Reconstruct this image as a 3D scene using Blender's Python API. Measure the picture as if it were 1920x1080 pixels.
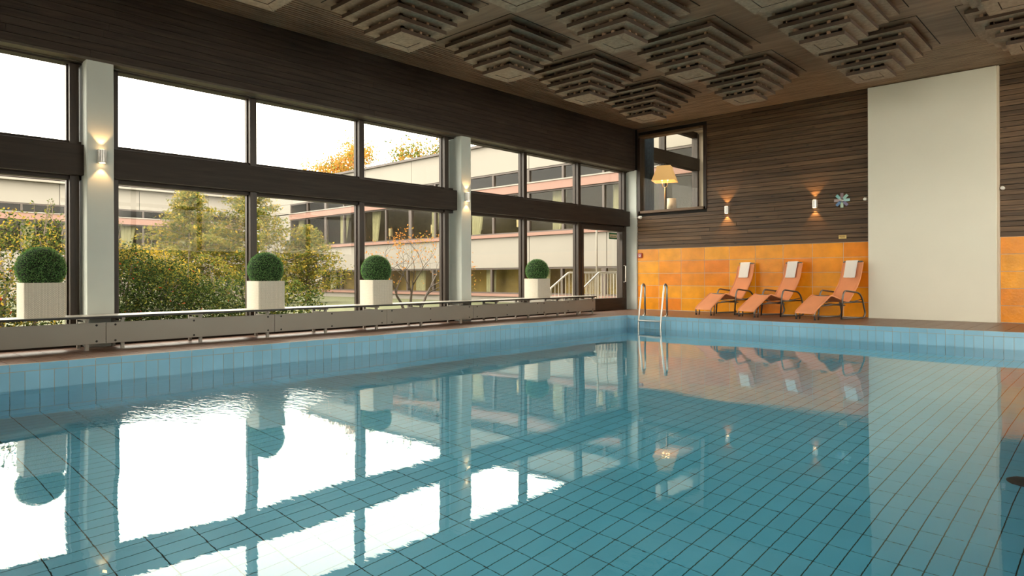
import bpy, bmesh, math, random
from mathutils import Vector, Matrix
random.seed(7)
SC = bpy.context.scene
COL = SC.collection
for _o in list(bpy.data.objects):
    bpy.data.objects.remove(_o)

# ------------------------------------------------------------------ camera
FPX = 1253.0
YAW = math.atan(1172.0 / FPX)
ROLL = 0.0033
CAMZ = 0.866
fw = Vector((-math.sin(YAW), math.cos(YAW), 0))
rt = Vector((math.cos(YAW), math.sin(YAW), 0))
up = Vector((0, 0, 1))
cam = bpy.data.cameras.new('camera')
camo = bpy.data.objects.new('camera', cam)
COL.objects.link(camo)
cx_ = (rt - up * ROLL).normalized()
cz_ = -fw
cy_ = cz_.cross(cx_)
M = Matrix((cx_, cy_, cz_)).transposed().to_4x4()
M.translation = Vector((0, 0, CAMZ))
camo.matrix_world = M
cam.sensor_width = 36.0
cam.lens = FPX / 1920 * 36
cam.shift_y = -22.7 / 1920
cam.clip_start = 0.02
cam.clip_end = 400
SC.camera = camo

# ------------------------------------------------------------------ world, exposure
SKY = 8.4
wd = bpy.data.worlds.new('overcast_sky')
SC.world = wd
wd.use_nodes = True
bg = wd.node_tree.nodes['Background']
bg.inputs[0].default_value = (1.0, 0.935, 0.82, 1)
bg.inputs[1].default_value = SKY
SC.view_settings.view_transform = 'Standard'
SC.view_settings.look = 'None'
SC.view_settings.gamma = 1.0
SC.view_settings.use_curve_mapping = False
SC.view_settings.exposure = 0.0
cy = SC.cycles
cy.use_denoising = True
cy.use_adaptive_sampling = True
cy.adaptive_threshold = 0.03
cy.denoiser = 'OPENIMAGEDENOISE'
cy.max_bounces = 10
cy.diffuse_bounces = 5
cy.glossy_bounces = 5
cy.transmission_bounces = 8
cy.transparent_max_bounces = 24
cy.sample_clamp_indirect = 12.0
cy.caustics_reflective = True
cy.caustics_refractive = True

# ------------------------------------------------------------------ helpers
def lin(r, g, b):
    f = lambda c: (c / 255 / 12.92) if c / 255 <= 0.04045 else ((c / 255 + 0.055) / 1.055) ** 2.4
    return (f(r), f(g), f(b), 1)

class MB:
    def __init__(s): s.v = []; s.f = []; s.m = []
    def quad(s, a, b, c, d, mi=0):
        n = len(s.v); s.v += [tuple(a), tuple(b), tuple(c), tuple(d)]; s.f.append((n, n+1, n+2, n+3)); s.m.append(mi)
    def hexa(s, P, mi=0):
        n = len(s.v); s.v += [tuple(p) for p in P]
        for q in ((0,3,2,1),(4,5,6,7),(0,1,5,4),(1,2,6,5),(2,3,7,6),(3,0,4,7)):
            s.f.append(tuple(n+i for i in q)); s.m.append(mi)
    def box(s, x0, x1, y0, y1, z0, z1, mi=0):
        s.hexa([(x0,y0,z0),(x1,y0,z0),(x1,y1,z0),(x0,y1,z0),(x0,y0,z1),(x1,y0,z1),(x1,y1,z1),(x0,y1,z1)], mi)
        return s
    def tube(s, path, r, n=8, closed=False, caps=True, mi=0):
        P = [Vector(p) for p in path]; N = len(P)
        R = r if isinstance(r, (list, tuple)) else [r]*N
        rings = []; ref = None
        for i in range(N):
            if closed: t = P[(i+1) % N] - P[i-1]
            else: t = P[min(i+1, N-1)] - P[max(i-1, 0)]
            t.normalize()
            if ref is None:
                ref = Vector((0,0,1)) if abs(t.z) < .9 else Vector((1,0,0))
            u = t.cross(ref)
            if u.length < 1e-4: u = t.cross(Vector((0,1,0)))
            u.normalize(); w = u.cross(t).normalized(); ref = w
            k = len(s.v)
            for j in range(n):
                a = 2*math.pi*j/n
                s.v.append(tuple(P[i] + (u*math.cos(a) + w*math.sin(a))*R[i]))
            rings.append(k)
        for i in range(N if closed else N-1):
            a, b = rings[i], rings[(i+1) % N]
            for j in range(n):
                s.f.append((a+j, a+(j+1)%n, b+(j+1)%n, b+j)); s.m.append(mi)
        if caps and not closed:
            s.f.append(tuple(rings[0]+j for j in range(n))[::-1]); s.m.append(mi)
            s.f.append(tuple(rings[-1]+j for j in range(n))); s.m.append(mi)
        return s
    def lathe(s, prof, n=16, cx=0, cy=0, cz=0, mi=0):
        rings = []
        for r, z in prof:
            k = len(s.v); rings.append(k)
            for j in range(n):
                a = 2*math.pi*j/n
                s.v.append((cx + r*math.cos(a), cy + r*math.sin(a), cz + z))
        for i in range(len(prof)-1):
            a, b = rings[i], rings[i+1]
            for j in range(n):
                s.f.append((a+j, a+(j+1)%n, b+(j+1)%n, b+j)); s.m.append(mi)
        s.f.append(tuple(rings[0]+j for j in range(n))[::-1]); s.m.append(mi)
        s.f.append(tuple(rings[-1]+j for j in range(n))); s.m.append(mi)
        return s
    def mesh(s, name, mats):
        me = bpy.data.meshes.new(name)
        me.from_pydata(s.v, [], s.f)
        for m in (mats if isinstance(mats, (list, tuple)) else [mats]): me.materials.append(m)
        if any(s.m): me.polygons.foreach_set('material_index', s.m)
        me.update()
        return me
    def build(s, name, mats, parent=None, smooth=False, bevel=0, segs=1):
        me = s.mesh(name, mats)
        if bevel or True:
            bm = bmesh.new(); bm.from_mesh(me)
            bmesh.ops.recalc_face_normals(bm, faces=bm.faces)
            if bevel:
                bmesh.ops.remove_doubles(bm, verts=bm.verts, dist=1e-6)
                bmesh.ops.bevel(bm, geom=list(bm.edges), offset=bevel, segments=segs, affect='EDGES', profile=.6, clamp_overlap=True)
            bm.to_mesh(me); bm.free()
        if smooth:
            me.polygons.foreach_set('use_smooth', [True]*len(me.polygons))
            if smooth == 'auto':
                me.set_sharp_from_angle(angle=math.radians(40))
        return link(name, me, parent)

def link(name, me, parent=None, loc=(0,0,0), rot=None):
    o = bpy.data.objects.new(name, me); COL.objects.link(o)
    o.location = loc
    if rot: o.rotation_euler = rot
    if parent: o.parent = parent
    return o
def tag(o, label=None, cat=None, group=None, kind=None):
    if label: o['label'] = label
    if cat: o['category'] = cat
    if group: o['group'] = group
    if kind: o['kind'] = kind
    return o
def empty(name, loc=(0,0,0), rz=0):
    o = bpy.data.objects.new(name, None); COL.objects.link(o)
    o.location = loc; o.rotation_euler = (0,0,rz); o.empty_display_size = .1
    return o
def copy_tree(o, parent=None):
    c = o.copy(); COL.objects.link(c); c.parent = parent
    for ch in list(o.children): copy_tree(ch, c)
    return c
def boxmesh(name, dx, dy, dz, mat, bevel=0):
    b = MB().box(-dx/2, dx/2, -dy/2, dy/2, 0, dz)
    me = b.mesh(name, mat)
    bm = bmesh.new(); bm.from_mesh(me)
    bmesh.ops.recalc_face_normals(bm, faces=bm.faces)
    if bevel: bmesh.ops.bevel(bm, geom=list(bm.edges), offset=bevel, segments=1, affect='EDGES')
    bm.to_mesh(me); bm.free()
    return me

# ------------------------------------------------------------------ materials
def newmat(name):
    m = bpy.data.materials.new(name); m.use_nodes = True
    nt = m.node_tree
    return m, nt, nt.nodes['Principled BSDF'], nt.nodes['Material Output']
def N(nt, t, **kw):
    n = nt.nodes.new(t)
    for k, v in kw.items(): setattr(n, k, v)
    return n
def plain(name, col, rough=.5, metal=0, var=0.0, scale=6, bump=0, bscale=40, objvar=0.0, spec=.5, coat=0):
    m, nt, b, out = newmat(name)
    b.inputs['Base Color'].default_value = col
    b.inputs['Roughness'].default_value = rough
    b.inputs['Metallic'].default_value = metal
    b.inputs['Specular IOR Level'].default_value = spec
    b.inputs['Coat Weight'].default_value = coat
    if var or objvar:
        hsv = N(nt, 'ShaderNodeHueSaturation'); hsv.inputs['Color'].default_value = col
        val = None
        if var:
            geo = N(nt, 'ShaderNodeNewGeometry')
            nz = N(nt, 'ShaderNodeTexNoise'); nz.inputs['Scale'].default_value = scale; nz.inputs['Detail'].default_value = 4
            nt.links.new(geo.outputs['Position'], nz.inputs['Vector'])
            mr = N(nt, 'ShaderNodeMapRange'); mr.inputs[1].default_value = .3; mr.inputs[2].default_value = .7
            mr.inputs[3].default_value = 1-var; mr.inputs[4].default_value = 1+var
            nt.links.new(nz.outputs['Fac'], mr.inputs[0]); val = mr.outputs[0]
        if objvar:
            oi = N(nt, 'ShaderNodeObjectInfo')
            mr2 = N(nt, 'ShaderNodeMapRange'); mr2.inputs[3].default_value = 1-objvar; mr2.inputs[4].default_value = 1+objvar
            nt.links.new(oi.outputs['Random'], mr2.inputs[0])
            if val is None: val = mr2.outputs[0]
            else:
                mu = N(nt, 'ShaderNodeMath', operation='MULTIPLY')
                nt.links.new(val, mu.inputs[0]); nt.links.new(mr2.outputs[0], mu.inputs[1]); val = mu.outputs[0]
        nt.links.new(val, hsv.inputs['Value'])
        nt.links.new(hsv.outputs[0], b.inputs['Base Color'])
    if bump:
        geo = N(nt, 'ShaderNodeNewGeometry')
        nz = N(nt, 'ShaderNodeTexNoise'); nz.inputs['Scale'].default_value = bscale; nz.inputs['Detail'].default_value = 3
        nt.links.new(geo.outputs['Position'], nz.inputs['Vector'])
        bp = N(nt, 'ShaderNodeBump'); bp.inputs['Strength'].default_value = bump; bp.inputs['Distance'].default_value = .01
        nt.links.new(nz.outputs['Fac'], bp.inputs['Height']); nt.links.new(bp.outputs[0], b.inputs['Normal'])
    return m
def wood(name, c1, c2, axis='X', rough=.5, objvar=.18, knots=True, stretch=14, scale=1.6):
    m, nt, b, out = newmat(name)
    geo = N(nt, 'ShaderNodeNewGeometry'); oi = N(nt, 'ShaderNodeObjectInfo')
    off = N(nt, 'ShaderNodeVectorMath', operation='SCALE'); off.inputs[0].default_value = (13, 7, 5)
    nt.links.new(oi.outputs['Random'], off.inputs['Scale'])
    add = N(nt, 'ShaderNodeVectorMath', operation='ADD')
    nt.links.new(geo.outputs['Position'], add.inputs[0]); nt.links.new(off.outputs[0], add.inputs[1])
    mp = N(nt, 'ShaderNodeMapping')
    sc = {'X': (1, stretch, stretch), 'Y': (stretch, 1, stretch), 'Z': (stretch, stretch, 1)}[axis]
    mp.inputs['Scale'].default_value = sc
    nt.links.new(add.outputs[0], mp.inputs['Vector'])
    nz = N(nt, 'ShaderNodeTexNoise'); nz.inputs['Scale'].default_value = scale; nz.inputs['Detail'].default_value = 7; nz.inputs['Distortion'].default_value = .6
    nt.links.new(mp.outputs[0], nz.inputs['Vector'])
    rp = N(nt, 'ShaderNodeValToRGB')
    rp.color_ramp.elements[0].position = .32; rp.color_ramp.elements[0].color = c1
    rp.color_ramp.elements[1].position = .70; rp.color_ramp.elements[1].color = c2
    nt.links.new(nz.outputs['Fac'], rp.inputs[0])
    col = rp.outputs[0]
    if knots:
        vo = N(nt, 'ShaderNodeTexVoronoi'); vo.inputs['Scale'].default_value = 1.0
        mp2 = N(nt, 'ShaderNodeMapping')
        mp2.inputs['Scale'].default_value = {'X': (3.2, 9, 9), 'Y': (9, 3.2, 9), 'Z': (9, 9, 3.2)}[axis]
        nt.links.new(add.outputs[0], mp2.inputs['Vector']); nt.links.new(mp2.outputs[0], vo.inputs['Vector'])
        kr = N(nt, 'ShaderNodeMapRange'); kr.inputs[1].default_value = .06; kr.inputs[2].default_value = .16
        kr.inputs[3].default_value = .35; kr.inputs[4].default_value = 1
        nt.links.new(vo.outputs['Distance'], kr.inputs[0])
        mx = N(nt, 'ShaderNodeMix', data_type='RGBA', blend_type='MULTIPLY'); mx.inputs[0].default_value = 1
        nt.links.new(col, mx.inputs[6]); nt.links.new(kr.outputs[0], mx.inputs[7]); col = mx.outputs[2]
    hs = N(nt, 'ShaderNodeHueSaturation')
    mr = N(nt, 'ShaderNodeMapRange'); mr.inputs[3].default_value = 1-objvar; mr.inputs[4].default_value = 1+objvar
    nt.links.new(oi.outputs['Random'], mr.inputs[0]); nt.links.new(mr.outputs[0], hs.inputs['Value'])
    nt.links.new(col, hs.inputs['Color']); nt.links.new(hs.outputs[0], b.inputs['Base Color'])
    b.inputs['Roughness'].default_value = rough
    b.inputs['Specular IOR Level'].default_value = .35
    bp = N(nt, 'ShaderNodeBump'); bp.inputs['Strength'].default_value = .25; bp.inputs['Distance'].default_value = .004
    nt.links.new(nz.outputs['Fac'], bp.inputs['Height']); nt.links.new(bp.outputs[0], b.inputs['Normal'])
    return m
def glassmat(name, tint=(1,1,1,1), ior=1.45, rough=0.0):
    m, nt, b, out = newmat(name)
    nt.nodes.remove(b)
    tr = N(nt, 'ShaderNodeBsdfTransparent'); tr.inputs[0].default_value = tint
    gl = N(nt, 'ShaderNodeBsdfGlossy'); gl.inputs['Roughness'].default_value = rough
    fr = N(nt, 'ShaderNodeFresnel'); fr.inputs[0].default_value = ior
    mx = N(nt, 'ShaderNodeMixShader')
    ge = N(nt, 'ShaderNodeNewGeometry'); iv = N(nt, 'ShaderNodeMath', operation='SUBTRACT'); iv.inputs[0].default_value = 1
    nt.links.new(ge.outputs['Backfacing'], iv.inputs[1])
    fm = N(nt, 'ShaderNodeMath', operation='MULTIPLY'); nt.links.new(fr.outputs[0], fm.inputs[0]); nt.links.new(iv.outputs[0], fm.inputs[1])
    nt.links.new(fm.outputs[0], mx.inputs[0]); nt.links.new(tr.outputs[0], mx.inputs[1]); nt.links.new(gl.outputs[0], mx.inputs[2])
    nt.links.new(mx.outputs[0], out.inputs[0])
    return m
def emit(name, col, s):
    m, nt, b, out = newmat(name)
    b.inputs['Base Color'].default_value = col
    b.inputs['Emission Color'].default_value = col
    b.inputs['Emission Strength'].default_value = s
    return m
def leafmat(name, col, trans=.3):
    m, nt, b, out = newmat(name)
    nt.nodes.remove(b)
    d = N(nt, 'ShaderNodeBsdfDiffuse'); d.inputs[0].default_value = col
    t = N(nt, 'ShaderNodeBsdfTranslucent'); t.inputs[0].default_value = col
    mx = N(nt, 'ShaderNodeMixShader'); mx.inputs[0].default_value = trans
    nt.links.new(d.outputs[0], mx.inputs[1]); nt.links.new(t.outputs[0], mx.inputs[2]); nt.links.new(mx.outputs[0], out.inputs[0])
    return m

M_ = {}
M_['white_paint'] = plain('white_paint', (.55,.585,.54,1), .55, var=.04, scale=2)
M_['cream_panel'] = plain('cream_panel', (.80,.77,.65,1), .5, var=.02, scale=1.2)
M_['frame'] = wood('brown_frame', (.018,.012,.008,1), (.036,.024,.017,1), 'Y', .6, .05, False)
M_['framez'] = wood('brown_frame_upright', (.022,.014,.010,1), (.048,.032,.022,1), 'Z', .4, .05, False)
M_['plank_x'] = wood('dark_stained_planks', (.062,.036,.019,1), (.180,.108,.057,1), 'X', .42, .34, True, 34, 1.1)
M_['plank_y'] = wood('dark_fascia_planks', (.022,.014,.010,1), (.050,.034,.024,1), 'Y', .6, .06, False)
M_['ceil_ply'] = wood('ceiling_plywood', (.20,.130,.084,1), (.32,.215,.142,1), 'X', .55, .05, False, 8, 1.2)
M_['slat'] = wood('ceiling_slats', (.19,.120,.075,1), (.42,.285,.180,1), 'X', .5, .05, False)
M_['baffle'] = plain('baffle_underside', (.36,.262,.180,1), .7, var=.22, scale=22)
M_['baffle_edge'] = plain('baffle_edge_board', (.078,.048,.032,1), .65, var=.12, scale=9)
M_['soffit'] = plain('soffit_wood', (.075,.058,.040,1), .5, var=.15, scale=10)
M_['black_gap'] = plain('dark_backing', (.012,.010,.008,1), .9)
M_['grout_pool'] = plain('olive_grout', (.030,.060,.045,1), .8, var=.2, scale=3)
M_['grout_wall'] = plain('beige_grout', (.42,.36,.27,1), .8, var=.1, scale=5)
M_['pool_floor_tile'] = plain('pool_floor_tile', (.17,.62,.84,1), .25, var=.05, scale=1.5, objvar=.04)
M_['pool_wall_tile'] = plain('pool_wall_tile', (.25,.49,.65,1), .22, var=.05, scale=2, objvar=.06)
M_['deck_tile'] = plain('brown_deck_tile', (.185,.104,.070,1), .36, var=.18, scale=30, objvar=.12, bump=.25, bscale=60)
M_['deck_grout'] = plain('deck_grout', (.30,.24,.19,1), .8)
M_['deck_edge'] = plain('deck_edge', (.52,.44,.35,1), .6, var=.1, scale=12)
M_['chrome'] = plain('brushed_steel', (.50,.48,.45,1), .28, 1)
M_['bench_metal'] = plain('bench_grey_metal', (.27,.245,.21,1), .42, .25, var=.03, scale=3)
M_['bench_top'] = plain('bench_top_laminate', (.46,.44,.38,1), .28, var=.03, scale=3)
M_['black_edge'] = plain('black_edge', (.018,.017,.015,1), .4)
M_['screw'] = plain('dark_screw', (.03,.028,.025,1), .4, .6)
M_['sling'] = plain('orange_sling_fabric', (.76,.30,.135,1), .75, var=.06, scale=3, bump=.15, bscale=300)
M_['frame_grey'] = plain('lounger_tube', (.16,.15,.14,1), .32, .85)
M_['rubber'] = plain('black_rubber', (.02,.02,.02,1), .7)
M_['towel'] = plain('white_towel', (.90,.88,.84,1), .95, bump=.6, bscale=220)
M_['glass'] = glassmat('window_glass', (.97,.97,.95,1), 1.25)
M_['glass_out'] = glassmat('facade_glass', (.85,.84,.76,1), 1.35, .12)
M_['sconce'] = plain('sconce_metal', (.72,.70,.66,1), .35, .4)
M_['sconce_lens'] = emit('sconce_lens', (1,.62,.28,1), 14)
M_['red_box'] = plain('red_plastic', (.38,.030,.025,1), .35)
M_['white_plastic'] = plain('white_plastic', (.74,.72,.66,1), .35)
M_['yellow_sign'] = plain('yellow_sign', (.72,.52,.18,1), .5)
M_['dark_ink'] = plain('dark_ink', (.22,.14,.05,1), .7)
M_['green_sign'] = plain('green_sign', (.02,.12,.05,1), .4)
M_['sign_band'] = plain('sign_pale_band', (.55,.48,.33,1), .5)
def orange_mat():
    m, nt, b, out = newmat('orange_glazed_tile')
    oi = N(nt, 'ShaderNodeObjectInfo')
    rp = N(nt, 'ShaderNodeValToRGB'); cr = rp.color_ramp
    cr.elements[0].position = 0; cr.elements[0].color = (.78,.225,.012,1)
    cr.elements[1].position = 1; cr.elements[1].color = (.86,.37,.016,1)
    e = cr.elements.new(.35); e.color = (.84,.305,.012,1)
    nt.links.new(oi.outputs['Random'], rp.inputs[0])
    geo = N(nt, 'ShaderNodeNewGeometry')
    nz = N(nt, 'ShaderNodeTexNoise'); nz.inputs['Scale'].default_value = 4; nz.inputs['Detail'].default_value = 5
    nt.links.new(geo.outputs['Position'], nz.inputs['Vector'])
    hs = N(nt, 'ShaderNodeHueSaturation')
    mr = N(nt, 'ShaderNodeMapRange'); mr.inputs[1].default_value = .3; mr.inputs[2].default_value = .7; mr.inputs[3].default_value = .86; mr.inputs[4].default_value = 1.12
    nt.links.new(nz.outputs['Fac'], mr.inputs[0]); nt.links.new(mr.outputs[0], hs.inputs['Value'])
    nt.links.new(rp.outputs[0], hs.inputs['Color']); nt.links.new(hs.outputs[0], b.inputs['Base Color'])
    n2 = N(nt, 'ShaderNodeTexNoise'); n2.inputs['Scale'].default_value = 26; n2.inputs['Detail'].default_value = 3
    nt.links.new(geo.outputs['Position'], n2.inputs['Vector'])
    bp = N(nt, 'ShaderNodeBump'); bp.inputs['Strength'].default_value = .5; bp.inputs['Distance'].default_value = .006
    nt.links.new(n2.outputs['Fac'], bp.inputs['Height']); nt.links.new(bp.outputs[0], b.inputs['Normal'])
    b.inputs['Roughness'].default_value = .24
    b.inputs['Specular IOR Level'].default_value = .3
    return m
M_['orange'] = orange_mat()
def wicker_mat():
    m, nt, b, out = newmat('white_wicker')
    tc = N(nt, 'ShaderNodeTexCoord')
    sp = N(nt, 'ShaderNodeSeparateXYZ'); nt.links.new(tc.outputs['Object'], sp.inputs[0])
    ad = N(nt, 'ShaderNodeMath', operation='ADD'); nt.links.new(sp.outputs[0], ad.inputs[0]); nt.links.new(sp.outputs[1], ad.inputs[1])
    cb = N(nt, 'ShaderNodeCombineXYZ'); nt.links.new(sp.outputs[2], cb.inputs[0]); nt.links.new(ad.outputs[0], cb.inputs[1])
    br = N(nt, 'ShaderNodeTexBrick'); br.inputs['Scale'].default_value = 1
    br.offset = .5
    br.inputs['Brick Width'].default_value = .022; br.inputs['Row Height'].default_value = .0135; br.inputs['Mortar Size'].default_value = .0022; br.inputs['Mortar Smooth'].default_value = .6
    br.inputs['Color1'].default_value = (.82,.76,.64,1); br.inputs['Color2'].default_value = (.76,.70,.58,1); br.inputs['Mortar'].default_value = (.42,.37,.29,1)
    nt.links.new(cb.outputs[0], br.inputs['Vector'])
    nt.links.new(br.outputs['Color'], b.inputs['Base Color'])
    bp = N(nt, 'ShaderNodeBump'); bp.inputs['Strength'].default_value = .7; bp.inputs['Distance'].default_value = .004; bp.invert = True
    nt.links.new(br.outputs['Fac'], bp.inputs['Height']); nt.links.new(bp.outputs[0], b.inputs['Normal'])
    b.inputs['Roughness'].default_value = .5
    return m
M_['wicker'] = wicker_mat()
M_['box_leaf'] = [leafmat('boxwood_dark', (.065,.165,.05,1), .15), leafmat('boxwood_mid', (.15,.34,.105,1), .15), leafmat('boxwood_light', (.33,.54,.20,1), .15)]
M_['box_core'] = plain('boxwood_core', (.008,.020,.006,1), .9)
def water_mat():
    m, nt, b, out = newmat('pool_water')
    nt.nodes.remove(b)
    g = N(nt, 'ShaderNodeBsdfGlass'); g.inputs['IOR'].default_value = 1.333; g.inputs['Roughness'].default_value = 0
    g.inputs['Color'].default_value = (.93,.985,.985,1)
    geo = N(nt, 'ShaderNodeNewGeometry')
    n1 = N(nt, 'ShaderNodeTexNoise'); n1.inputs['Scale'].default_value = .55; n1.inputs['Detail'].default_value = 1.5
    n2 = N(nt, 'ShaderNodeTexNoise'); n2.inputs['Scale'].default_value = 9; n2.inputs['Detail'].default_value = 3
    mp = N(nt, 'ShaderNodeMapping'); mp.inputs['Rotation'].default_value = (0,0,-.75); mp.inputs['Scale'].default_value = (1,2.6,1)
    nt.links.new(geo.outputs['Position'], n1.inputs['Vector'])
    nt.links.new(geo.outputs['Position'], mp.inputs['Vector']); nt.links.new(mp.outputs[0], n2.inputs['Vector'])
    # patch of livelier ripples in front of the wall inlets
    sub = N(nt, 'ShaderNodeVectorMath', operation='SUBTRACT'); sub.inputs[1].default_value = (-6.05, 2.65, -.265)
    nt.links.new(geo.outputs['Position'], sub.inputs[0])
    ml = N(nt, 'ShaderNodeVectorMath', operation='MULTIPLY'); ml.inputs[1].default_value = (.95, .72, 1)
    nt.links.new(sub.outputs[0], ml.inputs[0])
    ln = N(nt, 'ShaderNodeVectorMath', operation='LENGTH'); nt.links.new(ml.outputs[0], ln.inputs[0])
    mr = N(nt, 'ShaderNodeMapRange', interpolation_type='SMOOTHSTEP'); mr.inputs[1].default_value = .35; mr.inputs[2].default_value = 1.0; mr.inputs[3].default_value = 1.0; mr.inputs[4].default_value = .035
    nt.links.new(ln.outputs['Value'], mr.inputs[0])
    mu = N(nt, 'ShaderNodeMath', operation='MULTIPLY'); nt.links.new(n2.outputs['Fac'], mu.inputs[0]); nt.links.new(mr.outputs[0], mu.inputs[1])
    ms = N(nt, 'ShaderNodeMath', operation='MULTIPLY'); ms.inputs[1].default_value = .42
    nt.links.new(mu.outputs[0], ms.inputs[0])
    ad = N(nt, 'ShaderNodeMath', operation='ADD'); nt.links.new(n1.outputs['Fac'], ad.inputs[0]); nt.links.new(ms.outputs[0], ad.inputs[1])
    bp = N(nt, 'ShaderNodeBump'); bp.inputs['Strength'].default_value = 1.0; bp.inputs['Distance'].default_value = .012
    nt.links.new(ad.outputs[0], bp.inputs['Height']); nt.links.new(bp.outputs[0], g.inputs['Normal'])
    nt.links.new(g.outputs[0], out.inputs[0])
    return m
M_['water'] = water_mat()
# exterior
M_['facade'] = plain('pale_facade', (.215,.197,.170,1), .7, var=.03, scale=.6, objvar=.03)
M_['pink'] = plain('pink_brown_beam', (.215,.118,.090,1), .6, var=.05, scale=1)
M_['far_frame'] = plain('far_window_frame', (.065,.050,.042,1), .5)
M_['far_room'] = plain('far_room_wall', (.10,.085,.06,1), .9, var=.3, scale=1.2)
M_['far_room_warm'] = plain('far_room_warm', (.36,.27,.12,1), .9, var=.2, scale=1.5)
M_['far_curtain'] = plain('pale_curtain', (.42,.42,.34,1), .9, var=.15, scale=8)
M_['ground'] = plain('courtyard_paving', (.42,.39,.33,1), .9, var=.1, scale=2)
M_['grass'] = plain('courtyard_lawn', (.07,.075,.028,1), .9, var=.3, scale=4)
M_['bark'] = plain('grey_bark', (.13,.10,.075,1), .85, var=.25, scale=14)
M_['rail_white'] = plain('rail_white', (.40,.37,.31,1), .4, .2)
M_['curtain_blue'] = plain('dark_blue_curtain', (.030,.045,.060,1), .9, var=.3, scale=12)
M_['room_white'] = plain('room_cream_wall', (.60,.52,.40,1), .7)
M_['shade'] = emit('lamp_shade_lit', (.80,.47,.17,1), .55)
M_['shade_white'] = plain('lamp_shade_white', (.66,.58,.44,1), .8)
M_['brass'] = plain('lamp_metal', (.55,.47,.33,1), .3, .8)
M_['tube_dark'] = plain('pool_drain_metal', (.015,.025,.032,1), .5)

# ------------------------------------------------------------------ main dimensions
XL = -8.17            # pool edge under the windows
XR = -0.15            # pool edge on the camera's side
YB = 12.42            # pool edge under the far wall
YN = -0.10            # pool edge at the camera's back
ZW = -0.265           # water level
ZF = -1.565           # pool bottom
YWALL = 14.70         # far wall
XG = -9.73            # glass plane
XFAS = -9.40          # fascia face
ZC = 4.61             # ceiling
RX1, RY0 = 2.6, -2.0  # unseen walls

def proj(p):
    d = Vector(p) - Vector((0,0,CAMZ)); w = d.dot(fw)
    if w < .1: return None
    u = FPX*d.dot(rt)/w; v = -FPX*d.z/w
    return 960+u+ROLL*v, 517.3+v-ROLL*u
def inframe(p, m=20):
    q = proj(p)
    return q is not None and -m < q[0] < 1920+m and -m < q[1] < 1080+m

def tiles(parent, name, stuffname, cells, make, mat, nmax=300):
    """cells: (x0,x1,y0,y1) spans on some plane; make(cell)->8 corner box tuple; nearest nmax in view become parts, the rest one stuff mesh"""
    sc = []
    for c in cells:
        b = make(c)
        ctr = Vector(((b[0]+b[1])/2, (b[2]+b[3])/2, (b[4]+b[5])/2))
        sc.append((not inframe(ctr), (ctr - Vector((0,0,CAMZ))).length, b))
    sc.sort(key=lambda t: (t[0], t[1]))
    cache = {}
    n = 0
    rest = MB()
    for hid, d, b in sc:
        if n < nmax and not hid:
            dx, dy, dz = b[1]-b[0], b[3]-b[2], b[5]-b[4]
            k = (round(dx,3), round(dy,3), round(dz,3))
            if k not in cache: cache[k] = boxmesh(name, dx, dy, dz, mat)
            link(name, cache[k], parent, ((b[0]+b[1])/2, (b[2]+b[3])/2, b[4])); n += 1
        else: rest.box(*b)
    if rest.v:
        tag(rest.build(stuffname, mat, parent), kind='stuff')
def spans(a, b, step, phase):
    out = []; k = math.floor((a-phase)/step)
    while True:
        s = phase+k*step; e = s+step
        if s >= b - 1e-6: break
        s2, e2 = max(s, a), min(e, b)
        if e2 - s2 > .012: out.append((s2, e2))
        k += 1
    return out

# ================================================================== POOL
pool = MB()
pool.box(XL-.15, XR+.15, YN-.15, YB+.15, ZF-.15, ZF-.004)
pool.box(XL-.15, XL-.008, YN-.15, YB+.15, ZF-.01, -.035)
pool.box(XR+.008, XR+.15, YN-.15, YB+.15, ZF-.01, -.035)
pool.box(XL-.008, XR+.008, YB+.008, YB+.15, ZF-.01, -.035)
pool.box(XL-.008, XR+.008, YN-.15, YN-.008, ZF-.01, -.035)
poolo = pool.build('pool_basin', M_['grout_pool'])
tag(poolo, 'tiled swimming pool basin filling the foreground below the deck', 'pool', kind='structure')
g = .0045
cells = [(a, b, c, d) for a, b in spans(XL, XR, .125, .028) for c, d in spans(YN, YB, .25, .185)]
tiles(poolo, 'floor_tile', 'floor_tiles_far', cells, lambda c: (c[0]+g/1.3, c[1]-g/1.3, c[2]+g/1.3, c[3]-g/1.3, ZF-.006, ZF), M_['pool_floor_tile'])
# pool walls: a grout skin, one row of lying coping tiles, then rows of upright tiles
ZCOP = -.078
skin = MB()
skin.box(XL-.008, XL-.003, YN, YB, -.60, -.002); skin.box(XL-.003, XR, YB+.003, YB+.008, -.60, -.002)
skin.box(XR+.003, XR+.008, YN, YB, -.60, -.002); skin.box(XL, XR, YN-.008, YN-.003, -.60, -.002)
skin.build('wall_grout', M_['grout_wall'], poolo)
cop, wal = [], []
gw = .0028
for y0, y1 in spans(YN, YB, .25, .185): cop.append((XL-.006, XL+.001, y0+gw, y1-gw, ZCOP+gw, -.002))
for x0, x1 in spans(XL, XR, .25, .03): cop.append((x0+gw, x1-gw, YB-.001, YB+.006, ZCOP+gw, -.002))
for zt in (ZCOP, ZCOP-.25):
    for y0, y1 in spans(YN, YB, .125, .185): wal.append((XL-.006, XL, y0+gw, y1-gw, zt-.25+gw, zt-gw))
    for x0, x1 in spans(XL, XR, .125, .03): wal.append((x0+gw, x1-gw, YB, YB+.006, zt-.25+gw, zt-gw))
tiles(poolo, 'coping_tile', 'coping_tiles_far', cop, lambda c: c, M_['pool_wall_tile'])
tiles(poolo, 'wall_tile', 'wall_tiles_far', wal, lambda c: c, M_['pool_wall_tile'])
low = MB()
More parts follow.
